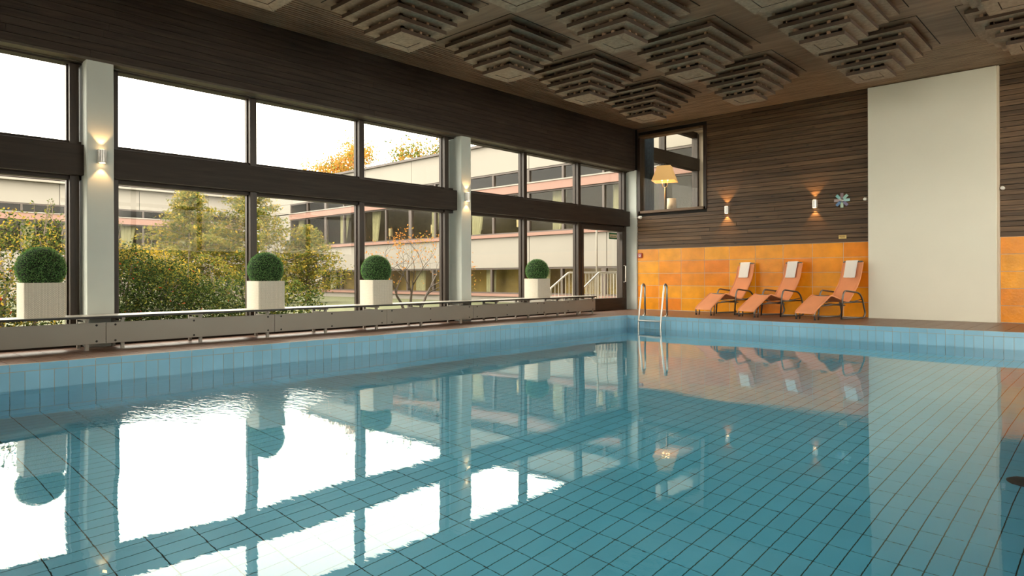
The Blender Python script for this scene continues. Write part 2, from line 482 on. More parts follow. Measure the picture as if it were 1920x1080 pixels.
for zt in [ZCOP-.5-.25*k for k in range(4)]:
    zb = max(zt-.25, ZF)
    for y0, y1 in spans(YN, YB, .25, .185): low.box(XL-.006, XL, y0+gw, y1-gw, zb+gw, zt-gw); low.box(XR, XR+.006, y0+gw, y1-gw, zb+gw, zt-gw)
    for x0, x1 in spans(XL, XR, .25, .03): low.box(x0+gw, x1-gw, YB, YB+.006, zb+gw, zt-gw); low.box(x0+gw, x1-gw, YN-.006, YN, zb+gw, zt-gw)
for zt in (0, -.25):
    for y0, y1 in spans(YN, YB, .25, .185): low.box(XR, XR+.006, y0+gw, y1-gw, zt-.25+gw, zt-gw)
    for x0, x1 in spans(XL, XR, .25, .03): low.box(x0+gw, x1-gw, YN-.006, YN, zt-.25+gw, zt-gw)
tag(low.build('wall_tiles_low', M_['pool_wall_tile'], poolo), kind='stuff')
dr = MB(); dr.lathe([(.001, 0), (.105, 0), (.11, .012), (.095, .022), (.001, .024)], 28)
dro = dr.build('drain_cover', M_['tube_dark'], poolo, True); dro.location = (-.585, 5.93, ZF)
dro['label'] = 'round dark drain cover on the pool floor'
for yy, zz in ((5.95, -.40), (5.95, -.46), (4.45, -.33), (1.36, -.42)):
    i = MB(); i.box(-.004, .006, -.07, .07, -.006, .006)
    q = i.build('inlet_slot', M_['black_edge'], poolo); q.location = (XL, yy, zz)
w = MB(); w.quad((XL, YN, ZW), (XR, YN, ZW), (XR, YB, ZW), (XL, YB, ZW))
wo = w.build('water', M_['water'])
tag(wo, 'still blue-green pool water mirroring the windows', 'water', kind='structure')

# ================================================================== DECK
deck = MB()
DX0, DX1, DY0, DY1 = -9.80, RX1, RY0, 14.80
for (a, b, c, d) in ((DX0, XL-.012, DY0, DY1), (XR+.012, DX1, DY0, DY1), (XL-.012, XR+.012, YB+.012, DY1), (XL-.012, XR+.012, DY0, YN-.012)):
    deck.box(a, b, c, d, -.03, -.005)
decko = deck.build('floor', M_['deck_grout'])
tag(decko, 'brown tiled pool deck running along windows and far wall', 'floor', kind='structure')
dc = []
for y0, y1 in spans(YN, YWALL, .25, .185):
    for x0, x1 in spans(-9.74, XL-.022, .125, XL-.022-.125*20): dc.append((x0, x1, y0, y1))
for x0, x1 in spans(XL-.022, RX1, .25, .03):
    for y0, y1 in spans(YB+.022, YWALL, .125, YB+.022): dc.append((x0, x1, y0, y1))
for x0, x1 in spans(XR+.022, RX1, .25, .03):
    for y0, y1 in spans(RY0, YB+.022, .125, YB+.022): dc.append((x0, x1, y0, y1))
tiles(decko, 'deck_tile', 'deck_tiles_far', dc, lambda c: (c[0]+.0035, c[1]-.0035, c[2]+.0035, c[3]-.0035, -.008, 0), M_['deck_tile'])
ed = MB()
ed.box(XL-.022, XL-.0005, YN-.02, YB+.02, -.03, .0005); ed.box(XL-.0005, XR+.022, YB+.0005, YB+.022, -.03, .0005)
ed.box(XR+.0005, XR+.022, YN-.02, YB, -.03, .0005); ed.box(XL, XR, YN-.022, YN-.0005, -.03, .0005)
ed.build('deck_edge_strip', M_['deck_edge'], decko)

# ================================================================== WINDOW WALL
# fascia of long boards above the windows
wl = MB(); wl.box(-9.80, XFAS-.03, RY0, YWALL, 3.60, ZC+.1)
wlo = wl.build('wall_left', M_['black_gap'])
tag(wlo, 'dark boarded fascia wall above the tall windows', 'wall', kind='structure')
ROWS = 11; ph = (ZC-3.575)/ROWS
rng = random.Random(3)
def plank_mesh(L, h, axis, mat, t=.022, gap=.006, lip=.86):
    """board with a chamfered lower lip, length along axis, face toward +X ('Y' axis) or -Y ('X' axis)"""
    prof = [(0, 0), (t, .002), (t, h*lip), (t*.72, h-gap), (0, h-gap)]
    b = MB(); n = len(prof)
    for s in (-L/2, L/2):
        for d, z in prof:
            b.v.append((d, s, z) if axis == 'Y' else (s, -d, z))
    for i in range(n):
        j = (i+1) % n; b.f.append((i, j, n+j, n+i)); b.m.append(0)
    b.f.append(tuple(range(n))[::-1]); b.m.append(0); b.f.append(tuple(range(n, 2*n))); b.m.append(0)
    me = b.mesh('plank', mat)
    bm = bmesh.new(); bm.from_mesh(me); bmesh.ops.recalc_face_normals(bm, faces=bm.faces); bm.to_mesh(me); bm.free()
    return me
for r in range(ROWS):
    z = 3.575 + r*ph; y = RY0 + rng.uniform(0, 2)
    cuts = [RY0]
    while cuts[-1] < YWALL-3.0: cuts.append(cuts[-1] + rng.uniform(3.6, 5.2))
    cuts[-1] = YWALL
    for a, b in zip(cuts[:-1], cuts[1:]):
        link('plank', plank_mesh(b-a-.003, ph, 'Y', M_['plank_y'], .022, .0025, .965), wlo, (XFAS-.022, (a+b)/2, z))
lip = MB(); lip.box(-9.74, XFAS-.002, RY0, YWALL, 3.545, 3.575)
lip.build('fascia_soffit', M_['soffit'], wlo)

PIL = [(2.43, 2.73), (8.66, 8.92), (-3.75, -3.45)]
plabel = ['white painted column with a lit wall lamp, nearest the largest planter', 'white painted column with a wall lamp, midway along the windows', 'white painted column behind the camera']
for (a, b), lb in zip(PIL, plabel):
    p = MB(); p.box(-9.82, -9.42, a, b, 0, 3.56)
    tag(p.build('column', M_['white_paint'], None, False, .008), lb, 'column', kind='structure')
p = MB(); p.box(-9.80, -9.345, 14.655, 14.80, 0, 3.56)
tag(p.build('column', M_['white_paint'], None, False, .006), 'narrow white column in the corner beside the glazed door', 'column', kind='structure')

GL = M_['glass']; XF0, XF1 = -9.79, -9.62
BAYS = [  # (start, end, uprights' centres)
    (2.73, 8.66, [2.79, 4.65, 6.56, 8.47], 1, 'tall three-part window between the two white columns'),
    (8.92, 14.655, [8.97, 10.72, 12.63, 14.56], 2, 'three-part window nearest the far wall, with the glazed door'),
    (-3.45, 2.43, [-3.40, -1.48, .43, 2.35], 3, 'tall window at the picture edge behind the largest planter'),
]
doors = []
for y0, y1, ups, n, lb in BAYS:
    W = empty(f'window_{n}', (XG, (y0+y1)/2, 0)); oy = (y0+y1)/2
    tag(W, lb, 'window', kind='structure')
    def L(x0, x1, a, b, z0, z1): return (x0-XG, x1-XG, a-oy, b-oy, z0, z1)
    MB().box(*L(-9.80, -9.535, y0, y1, 2.13, 2.51)).build('transom_beam', M_['frame'], W, False, .004)
    MB().box(*L(XF0, XF1, y0, y1, 3.515, 3.60)).build('head_rail', M_['frame'], W)
    MB().box(*L(-9.66, XF1+.05, y0, y1, 3.535, 3.56)).build('head_bead', M_['soffit'], W)
    yend = y1 if n != 2 else 12.58
    MB().box(*L(XF0, XF1, y0, yend, 0, .12)).build('sill_rail', M_['frame'], W)
    MB().box(*L(XF0, XF1-.03, y0, y1, 2.51, 2.56)).build('mid_bead', M_['frame'], W)
    MB().box(*L(XF0, XF1-.03, y0, y1, 2.08, 2.13)).build('mid_bead', M_['frame'], W)
    for u in ups:
        for z0, z1 in ((.12 if not (n == 2 and u > 12) else 0, 2.13), (2.51, 3.53)):
            MB().box(*L(XF0, XF1, u-.05, u+.05, z0, z1)).build('upright', M_['framez'], W, False, .003)
            MB().box(*L(-9.76, -9.70, u-.068, u-.05, z0, z1)).build('glazing_bead', M_['framez'], W)
            MB().box(*L(-9.76, -9.70, u+.05, u+.068, z0, z1)).build('glazing_bead', M_['framez'], W)
    if y1-ups[-1] > .12: MB().box(*L(-9.80, -9.74, ups[-1]+.05, y1, 0, 3.5)).build('side_filler', M_['white_paint'], W)
    for a, b in zip(ups[:-1], ups[1:]):
        for z0, z1 in ((.12, 2.10), (2.53, 3.53)):
            if n == 2 and a > 12 and z0 < 1: continue
            MB().box(*L(XG-.004, XG+.004, a+.05, b-.05, z0, z1)).build('pane', GL, W)
# glazed door in the last lower field
dy0, dy1 = 12.68, 14.51
D = empty('door_1', (XG, (dy0+dy1)/2, 0)); oy = (dy0+dy1)/2
tag(D, 'brown framed glazed door with a green exit sticker and white handle', 'door', kind='structure')
def L(x0, x1, a, b, z0, z1): return (x0-XG, x1-XG, a-oy, b-oy, z0, z1)
MB().box(*L(-9.77, -9.60, dy0, dy1, .01, .30)).build('bottom_rail', M_['frame'], D, False, .004)
MB().box(*L(-9.77, -9.60, dy0, dy1, 1.99, 2.09)).build('top_rail', M_['frame'], D, False, .004)
MB().box(*L(-9.77, -9.60, dy0, dy0+.09, .30, 1.99)).build('stile', M_['framez'], D, False, .004)
MB().box(*L(-9.77, -9.60, dy1-.12, dy1, .30, 1.99)).build('stile', M_['framez'], D, False, .004)
MB().box(*L(XG-.004, XG+.004, dy0+.09, dy1-.12, .30, 1.99)).build('pane', GL, D)
h = MB(); h.tube([(XG+.13-XG, dy1-.06-oy, .70), (XG+.19-XG, dy1-.06-oy, .71), (XG+.19-XG, dy1-.06-oy, 1.11), (XG+.13-XG, dy1-.06-oy, 1.12)], .014, 8)
tag(h.build('handle', M_['white_plastic'], D, True), 'white bar handle')
s = MB(); s.box(*L(XG+.006, XG+.010, 13.98, 14.33, 1.79, 1.95)); sg = s.build('exit_sticker', M_['green_sign'], D)
sg['label'] = 'green sticker with a pale band'
s = MB(); s.box(*L(XG+.011, XG+.013, 14.01, 14.33, 1.83, 1.91)); s.build('sticker_band', M_['sign_band'], sg)
s = MB()
for k in range(9): s.box(*L(XG+.0135, XG+.0145, 14.04+k*.028, 14.058+k*.028, 1.85, 1.875))
s.build('sticker_print', M_['green_sign'], sg)

# ================================================================== FAR WALL
WX0, WX1, WZ0, WZ1 = -9.30, -7.45, 2.45, 4.42     # inner window opening
bw = MB()
for a, b, z0, z1 in ((-9.80, RX1, -.1, WZ0), (-9.80, RX1, WZ1, ZC+.1), (-9.80, WX0, WZ0, WZ1), (WX1, RX1, WZ0, WZ1)):
    bw.box(a, b, YWALL+.03, YWALL+.20, z0, z1)
bwo = bw.build('wall_back', M_['black_gap'])
tag(bwo, 'far wall of dark boards above orange glazed tiles', 'wall', kind='structure')
NR = 33; z0 = 1.535; ph = (ZC-z0)/NR
rng = random.Random(11)
def put_planks(a, b, z):
    cuts = [a]
    while b - cuts[-1] > 4.2: cuts.append(cuts[-1] + rng.uniform(1.6, 3.6))
    cuts.append(b)
    for s, e in zip(cuts[:-1], cuts[1:]):
        if e-s < .02: continue
        o = link('plank', plank_mesh(e-s-.003, ph, 'X', M_['plank_x'], .024 + rng.uniform(-.003, .004), .007, .90), bwo, ((s+e)/2, YWALL+.026, z))
for r in range(NR):
    z = z0 + r*ph
    segs = [(-9.345, -3.92), (-1.79, RX1)]
    if z + ph > WZ0-.02 and z < WZ1+.02: segs = [(-9.345, WX0-.02), (WX1+.02, -3.92), (-1.79, RX1)]
    for a, b in segs: put_planks(a, b, z)
# orange tiles
gr = MB(); gr.box(-9.345, -3.92, YWALL+.005, YWALL+.03, 0, 1.535); gr.box(-1.79, RX1, YWALL+.005, YWALL+.03, 0, 1.535)
gr.build('tile_grout', plain('pale_tile_grout', (.62,.50,.38,1), .8), bwo)
cache = {}
for a, b in ((-9.342, -3.925), (-1.785, RX1)):
    for x0, x1 in spans(a, b, .6165, -9.345):
        for r in range(5):
            k = round(x1-x0, 3)
            if k not in cache: cache[k] = boxmesh('orange_tile', k-.009, .014, .3065-.009, M_['orange'], .003)
            link('orange_tile', cache[k], bwo, ((x0+x1)/2, YWALL+.008, r*.3065+.0045))
sk = MB(); sk.box(-9.345, -3.92, YWALL-.002, YWALL+.012, 0, .012); sk.box(-1.79, RX1, YWALL-.002, YWALL+.012, 0, .012)
tag(sk.build('baseboard_back', M_['deck_edge']), 'thin pale joint strip at the foot of the orange tiles', 'baseboard', kind='structure')
pn = MB(); pn.box(-3.92, -1.825, 14.60, 14.86, 0, ZC-.02)
po = pn.build('wall_pier', M_['cream_panel'], None, False, .006)
tag(po, 'tall smooth cream wall pier standing out from the boarded wall', 'wall', kind='structure')
pn = MB(); pn.box(-1.822, -1.79, 14.63, 14.75, 0, ZC-.02); pn.build('pier_edge', M_['room_white'], po)
# window onto the neighbouring room
W = empty('window_4', ((WX0+WX1)/2, YWALL, 0)); ox = (WX0+WX1)/2
tag(W, 'square brown-framed inner window high in the boarded wall', 'window', kind='structure')
def fr(x0, x1, z0, z1, m): MB().box(x0-ox, x1-ox, -.03, .20, z0, z1).build('frame_bar', m, W, False, .004)
fr(WX0, WX1, WZ0-.01, WZ0+.055, M_['plank_x']); fr(WX0, WX1, WZ1-.055, WZ1+.01, M_['plank_x'])
fr(WX0-.03, WX0+.055, WZ0-.01, WZ1+.01, M_['framez']); fr(WX1-.06, WX1+.02, WZ0-.01, WZ1+.01, M_['framez'])
MB().box(WX0+.055-ox, WX1-.06-ox, .06, .068, WZ0+.055, WZ1-.055).build('pane', GL, W)

# ================================================================== UNSEEN WALLS
def added_glazed_wall(name, lb, wn, wlb, loc, rz, L_, mat, zs=.06):
    """invented glazing on unseen sides of the hall, letting in extra daylight: local x along, y outward"""
    w_ = MB(); w_.box(0, L_, 0, .2, ZC-.18, ZC+.1); w_.box(0, L_, 0, .2, -.1, zs)
    o_ = w_.build(name, mat); o_.location = loc; o_.rotation_euler = (0, 0, rz); tag(o_, lb, 'wall', kind='structure')
    W = empty(wn, loc, rz); tag(W, wlb, 'window', kind='structure')
    n_ = round(L_/2.05); st = L_/n_
    for k in range(n_+1): MB().box(k*st-.05 if k else 0, k*st+.05, .02, .17, zs, ZC-.18).build('upright', M_['framez'], W)
    zm = zs + .48*(ZC-.18-zs)
    MB().box(0, L_, .03, .16, zm, zm+.10).build('transom_bar', M_['frame'], W)
    for k in range(n_):
        for z0_, z1_ in ((zs, zm), (zm+.10, ZC-.18)): MB().box(k*st+.05, (k+1)*st-.05, .09, .098, z0_, z1_).build('pane', GL, W)
a = MB(); a.box(RX1, RX1+.2, RY0, 5, -.1, ZC+.1)
added_glazed_wall('wall_right_added_glazing', 'boarded edge around the added glazing opposite the planters', 'window_6', 'glazing added for extra daylight opposite the planters, outside the picture', (RX1, YWALL, 0), -math.pi/2, 9.7, M_['plank_y'], 1.7)  # unseen glazing added to brighten the far wall and pier
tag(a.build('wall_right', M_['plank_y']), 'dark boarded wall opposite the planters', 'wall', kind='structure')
added_glazed_wall('wall_front', 'boarded edge around the added glazing behind the camera', 'window_7', 'glazing added for extra daylight behind the camera, outside the picture', (RX1, RY0, 0), math.pi, 6.6, M_['plank_x'])  # unseen glazing added so more daylight enters from behind the camera
a = MB(); a.box(-9.8, RX1-6.6, RY0-.2, RY0, -.1, ZC+.1); tag(a.build('wall_front_boards', M_['plank_x']), 'dark boarded wall behind the camera', 'wall', kind='structure')

# ================================================================== CEILING
SX, SY = -8.28, 12.80         # inner edge of the slatted border
YGR = -3.0                     # ceiling edge behind the camera
c = MB(); c.box(-9.80, RX1+.1, YGR, 14.9, ZC+.03, ZC+.2)
co = c.build('ceiling', M_['black_gap'])
tag(co, 'brown timber ceiling hung with stepped wooden pyramids', 'ceiling', kind='structure')
c = MB(); c.box(SX, RX1, YGR, SY, ZC, ZC+.03); c.build('plywood_field', M_['ceil_ply'], co)
c = MB()
x = XFAS
while x < SX-.01:
    c.box(x, min(x+.050, SX), YGR, SY if x > -9.3 else YWALL, ZC, ZC+.03); x += .068
tag(c.build('border_slats', wood('ceiling_slats_long', (.17,.105,.068,1), (.36,.24,.155,1), 'Y', .5, .05, False), co), kind='stuff')
c = MB(); y = SY
while y < YWALL-.01:
    c.box(-9.3, RX1, y+.004, min(y+.040, YWALL), ZC-.002, ZC+.03); y += .056
tag(c.build('border_slats', M_['slat'], co), kind='stuff')

# stepped pyramids: five plates, each a mitred ring with a panel, on spacer blocks
SIZES = [1.43, 1.22, 1.01, .80, .59]; ZLOW = [-.112 - .107*k for k in range(5)]; PT = .052
def ring(m, so, si, z0, z1):
    o, i = so/2, si/2; e = .0015
    for k in range(4):
        ca, sa = [(1,0),(0,1),(-1,0),(0,-1)][k]
        R = lambda x, y: (x*ca - y*sa, x*sa + y*ca)
        P = [R(-o+e, -o), R(o-e, -o), R(i-e, -i), R(-i+e, -i)]
        m.hexa([(p[0], p[1], z0) for p in P] + [(p[0], p[1], z1) for p in P])
proto = {}
b = MB(); b.box(-.80, .80, -.80, .80, -.008, 0)
ring(b, 1.626, 1.60, -.003, 0); b.m = [0]*6 + [1]*(len(b.m)-6)
proto['base_panel'] = b.mesh('base_panel', [M_['ceil_ply'], M_['black_gap']])
plates = []
for k, s in enumerate(SIZES):
    b = MB()
    if k < 4: ring(b, s, s-.40, ZLOW[k], ZLOW[k]+PT)
    else: ring(b, s, .304, ZLOW[k], ZLOW[k]+PT)
    plates.append(b.mesh('plate', [M_['baffle_edge'], M_['baffle']]))
b = MB(); b.box(-.143, .143, -.143, .143, ZLOW[4]+.004, ZLOW[4]+PT); cpan = b.mesh('centre_panel', [M_['baffle_edge'], M_['baffle']])
b = MB()
for k in range(5):
    s = SIZES[k]/2 - .07; zt = ZLOW[k-1] if k else -.008; zb = ZLOW[k]+PT
    nb = 5 - (k > 2)
    for q in range(nb):
        t = -s + 2*s*q/(nb-1)
        for px, py in ((t, -s), (t, s), (-s, t), (s, t)):
            b.box(px-.02, px+.02, py-.02, py+.02, zb, zt)
spac = b.mesh('spacer_blocks', M_['slat'])
b = MB(); b.box(-.10, .10, -.10, .10, ZLOW[4]+PT, -.008); core = b.mesh('core_post', M_['black_gap'])
for me in plates + [cpan, spac, core, proto['base_panel']]:
    bm = bmesh.new(); bm.from_mesh(me); bmesh.ops.recalc_face_normals(bm, faces=bm.faces); bm.to_mesh(me); bm.free()
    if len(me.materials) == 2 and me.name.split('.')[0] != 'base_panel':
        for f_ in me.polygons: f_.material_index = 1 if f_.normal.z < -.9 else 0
ORD = ['first', 'second', 'third', 'fourth', 'fifth', 'sixth', 'seventh']
CXS = [-7.32, -5.235, -3.13, -1.04, 1.05]; CYS = [11.86, 9.815, 7.76, 5.70, 3.64]
for i, X in enumerate(CXS):
    for j, Y in enumerate(CYS):
        if not any(inframe((X+dx, Y+dy, ZC+dz), 60) for dx in (-.7,-.35,0,.35,.7) for dy in (-.7,-.35,0,.35,.7) for dz in (-.1,-.54)): continue
        e = empty('ceiling_pyramid', (X, Y, ZC))
        tag(e, f'stepped wooden ceiling pyramid, {ORD[i]} from the windows in the {ORD[j]} row from the far wall', 'ceiling panel', 'stepped wooden ceiling pyramids')
        link('base_panel', proto['base_panel'], e)
        for me in plates: link('plate', me, e)
        link('centre_panel', cpan, e); link('core_post', core, e)
        tag(link('spacer_blocks', spac, e), kind='stuff')

# ================================================================== BENCH (heater cover) under the windows
BY0, BY1 = -3.3, 12.43
B = empty('window_bench', (-9.2, (BY0+BY1)/2, 0)); oy = (BY0+BY1)/2
tag(B, 'long low grey metal bench along the windows carrying the planters', 'bench')
t = MB(); t.box(-9.445+9.2, -8.985+9.2, BY0-oy, BY1-oy, .378, .402)
t.build('bench_core', M_['black_edge'], B, False, .003)
t = MB(); t.box(-9.443+9.2, -8.990+9.2, BY0+.004-oy, BY1-.004-oy, .402, .406); t.build('bench_top', M_['bench_top'], B)
joints = [BY0, -1.77, .38, 2.524, 4.667, 6.63, 8.589, 10.52, BY1]
scr = MB(); scr.lathe([(.001, -.002), (.013, -.002), (.013, .003), (.008, .006), (.001, .006)], 10); scrm = scr.mesh('screw', M_['screw'])
for a, b in zip(joints[:-1], joints[1:]):
    q = MB(); q.box(-.008, .012, -(b-a)/2+.003, (b-a)/2-.003, .075, .325)
    po = q.build('front_panel', M_['bench_metal'], B, False, .002); po.location = (-9.035+9.2, (a+b)/2-oy, 0)
    for sy in (-(b-a)/2+.10, -.05, (b-a)/2-.10):
        for sz in (.105, .295):
            link('screw', scrm, po, (.012, sy, sz), (0, math.pi/2, 0))
q = MB(); q.box(-.01, .01, -.5, .5, .02, .30)
for yb in (-2.3, -1.4, -.46, .47, 1.40, 2.33, 2.71, 3.64, 4.573, 5.506, 6.442, 7.37, 8.30, 9.23, 10.16, 11.10, 11.8, 12.36):
    l = MB(); l.box(.125, .160, -.018, .018, 0, .36); l.box(-.215, -.180, -.018, .018, 0, .36); l.box(-.215, .195, -.018, .018, .355, .378); l.box(-.18, .125, -.012, .012, .30, .33)
    o = l.build('bracket', M_['bench_metal'], B); o.location = (0, yb-oy, 0)
pipe = MB(); pipe.box(-.16, -.02, BY0+.1-oy, BY1-.2-oy, .10, .26)
pipe.build('heater_core', plain('heater_grey', (.10,.09,.08,1), .6), B)

# ================================================================== TOPIARY PLANTERS
def rounded_box(w, h, r, n=4):
    b = MB(); P = []
    for k, (sx, sy) in enumerate(((1,1),(-1,1),(-1,-1),(1,-1))):
        for q in range(n+1):
            a = math.pi/2*(k + q/n)
            P.append((sx*(w/2-r) + r*math.cos(a), sy*(w/2-r) + r*math.sin(a)))
    k = len(P)
    for z in (0, h): b.v += [(x, y, z) for x, y in P]
    i = w/2-.025
    for x, y in P: b.v.append((x*i/(w/2), y*i/(w/2), h))
    for x, y in P: b.v.append((x*i/(w/2), y*i/(w/2), h-.06))
    for ring_ in range(3):
        for j in range(k):
            b.f.append((ring_*k+j, ring_*k+(j+1)%k, (ring_+1)*k+(j+1)%k, (ring_+1)*k+j)); b.m.append(0)
    b.f.append(tuple(range(k))[::-1]); b.m.append(0); b.f.append(tuple(range(3*k, 4*k))); b.m.append(0)
    return b
rb = rounded_box(.40, .40, .028)
boxme = rb.mesh('planter_box', M_['wicker'])
bm = bmesh.new(); bm.from_mesh(boxme); bmesh.ops.recalc_face_normals(bm, faces=bm.faces); bm.to_mesh(boxme); bm.free()
boxme.polygons.foreach_set('use_smooth', [True]*len(boxme.polygons)); boxme.set_sharp_from_angle(angle=math.radians(40))
rl = random.Random(5); lf = MB(); RB = .247
for k in range(9000):
    zz = rl.uniform(-1, 1); a = rl.uniform(0, 2*math.pi); rr = math.sqrt(1-zz*zz)
    nrm = Vector((rr*math.cos(a), rr*math.sin(a), zz)); c0 = nrm*(RB + rl.uniform(-.016, .006))
    d = (nrm + Vector((rl.gauss(0,.8), rl.gauss(0,.8), rl.gauss(0,.8)))).normalized()
    u = d.cross(Vector((rl.gauss(0,1), rl.gauss(0,1), rl.gauss(0,1)))).normalized(); v = d.cross(u)
    s = rl.uniform(.006, .010)
    lf.quad(c0-u*s*.8, c0-v*s*.4+d*s*.6, c0+u*s*.8+d*s*.4, c0+v*s*.4+d*s*.6, rl.choices((0,1,2), (.30,.42,.28))[0])
leafme = lf.mesh('foliage', M_['box_leaf'])
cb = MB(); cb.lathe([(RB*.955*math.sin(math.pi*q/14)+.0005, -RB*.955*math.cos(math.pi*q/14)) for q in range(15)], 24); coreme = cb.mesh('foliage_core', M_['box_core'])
pot_lab = ['clipped boxwood ball in a white wicker planter, largest and nearest the picture edge',
           'clipped boxwood ball in a white wicker planter before the yellow feathery trees',
           'clipped boxwood ball in a white wicker planter beside the bare orange-leaved tree outside',
           'clipped boxwood ball in a white wicker planter, smallest and nearest the glazed door']
for y, lb in zip((1.925, 4.655, 6.59, 10.685), pot_lab):
    e = empty('topiary_planter', (-9.265, y, .406))
    tag(e, lb, 'planter', 'boxwood planters on the window bench')
    link('planter_box', boxme, e)
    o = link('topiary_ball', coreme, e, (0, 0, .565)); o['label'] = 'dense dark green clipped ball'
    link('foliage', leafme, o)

# ================================================================== SCONCES
def sconce(loc, rz, lb, energy=9.0):
    e = empty('wall_lamp', loc, rz); tag(e, lb, 'wall lamp', 'up and down wall lamps')
    # local -Y points away from the wall
    b = MB(); n = 14; w = .045; dd = .095
    P = [(w, 0), (w, -dd+w)] + [(w*math.cos(-math.pi*q/n), -dd+w + w*math.sin(-math.pi*q/n)) for q in range(1, n)] + [(-w, -dd+w), (-w, 0)]
    k = len(P); b.v += [(x, y, -.08) for x, y in P] + [(x, y, .08) for x, y in P]
    for j in range(k): b.f.append((j, (j+1)%k, k+(j+1)%k, k+j)); b.m.append(0)
    b.f.append(tuple(range(k))[::-1]); b.m.append(0); b.f.append(tuple(range(k, 2*k))); b.m.append(0)
    b.build('lamp_body', M_['sconce'], e, 'auto')
    for sgn in (-1, 1):
        l = MB(); l.lathe([(.001, 0), (.032, 0), (.032, .003), (.001, .003)], 16, 0, -.05, .0805 if sgn > 0 else -.0835)
        l.build('lens', M_['sconce_lens'], e)
        sp = bpy.data.lights.new('lamp_beam', 'SPOT'); sp.energy = energy; sp.color = (1, .56, .22); sp.spot_size = math.radians(82); sp.spot_blend = .35; sp.shadow_soft_size = .012
        so = bpy.data.objects.new('lamp_beam', sp); COL.objects.link(so); so.parent = e
        so.location = (0, -.05, .092*sgn); so.rotation_euler = (math.radians(4*sgn) if sgn < 0 else math.pi + math.radians(4), 0, 0)
sconce((-9.42, 2.585, 2.365), math.pi/2, 'lit up-and-down wall lamp on the white column nearest the largest planter')
sconce((-9.42, 8.79, 2.385), math.pi/2, 'lit up-and-down wall lamp on the column midway along the windows')
sconce((-6.92, YWALL, 2.375), 0, 'lit up-and-down wall lamp on the boards beside the inner window', 26)
sconce((-4.965, YWALL, 2.365), 0, 'lit up-and-down wall lamp on the boards next to the coloured clock', 20)

# ================================================================== WALL CLOCK
CK = empty('wall_clock', (-4.43, YWALL-.012, 2.40)); tag(CK, 'wall clock of eight pastel glass bars in a star', 'clock')
cols = [('mauve', (.30,.22,.24,1)), ('mint', (.38,.62,.55,1)), ('aqua', (.42,.68,.66,1)), ('lilac', (.28,.25,.38,1)), ('pale_green', (.50,.66,.52,1)), ('blue', (.16,.28,.50,1)), ('rose', (.46,.36,.36,1)), ('turquoise', (.26,.54,.54,1))]
for k, (nm, c) in enumerate(cols):
    a = math.pi/2 - k*math.pi/4
    b = MB(); b.box(.038, .152, -.014, -.006, -.029, .029)
    o = b.build('glass_bar', plain('clock_'+nm, c, .15), CK, False, .002); o.rotation_euler = (0, -a, 0)
    o['label'] = nm.replace('_', ' ') + ' glass bar'
b = MB(); b.lathe([(.001, 0), (.042, 0), (.042, .012), (.001, .014)], 20); o = b.build('clock_hub', M_['chrome'], CK, True); o.rotation_euler = (math.pi/2, 0, 0)
for L_, a, wdt in ((.085, 2.3, .007), (.06, 2.75, .009)):
    b = MB(); b.box(-.01, L_, -.020, -.017, -wdt/2, wdt/2); o = b.build('hand', M_['white_plastic'], CK); o.rotation_euler = (0, -a, 0)
# small signs and fittings on the far wall
b = MB(); b.box(-.075, .075, -.006, 0, -.036, .036); so = b.build('yellow_sign', M_['yellow_sign']); so.location = (-4.425, YWALL-.002, 1.645)
tag(so, 'small yellow sign screwed to the boards above the orange tiles', 'sign')
b = MB(); rr = random.Random(2)
x = -.06
while x < .055: wv = rr.uniform(.006, .014); b.box(x, x+wv, -.0072, -.006, .004, .020); x += wv+.004
x = -.04
while x < .035: wv = rr.uniform(.004, .009); b.box(x, x+wv, -.0072, -.006, -.022, -.012); x += wv+.004
b.build('sign_print', M_['dark_ink'], so)
b = MB(); b.box(-.06, .06, -.045, 0, -.06, .06); fo = b.build('fire_alarm', M_['red_box'], None, False, .006); fo.location = (-9.255, YWALL, 1.375)
tag(fo, 'red fire alarm call point on the orange tiles by the corner', 'fire alarm')
b = MB(); b.box(-.026, .026, -.048, -.044, -.032, .022); b.build('call_plate', M_['white_plastic'], fo)
b = MB(); b.box(-.018, .018, -.050, -.048, -.012, .004); b.build('press_spot', M_['dark_ink'], fo)
def knob(x, y, z, lb):
    b = MB(); b.lathe([(.001, 0), (.030, 0), (.034, .015), (.034, .075), (.026, .09), (.001, .092)], 18)
    o = b.build('barrier_peg', M_['white_plastic'], None, 'auto'); o.location = (x, y, z); o.rotation_euler = (math.pi/2, 0, 0)
    return tag(o, lb, 'peg', 'white pegs either side of the pier')
knob(-3.985, YWALL+.005, 2.385, 'white round peg on the boards between the clock and the pier')
knob(-1.745, YWALL+.005, 2.40, 'white round peg on the boards beyond the pier')
hk = empty('rope_hook', (-9.245, YWALL, 2.345)); tag(hk, 'white round hook under the inner window holding a thin cord', 'hook')
b = MB(); b.lathe([(.001, 0), (.040, 0), (.040, .01), (.016, .014), (.016, .06), (.034, .064), (.034, .078), (.001, .08)], 18)
o = b.build('hook_body', M_['white_plastic'], hk, 'auto'); o.rotation_euler = (math.pi/2, 0, 0)
b = MB(); b.tube([(0, -.04, 0), (-.15, -.05, -.006), (-.32, -.06, -.002)], .005, 6); b.build('cord', M_['white_plastic'], hk)

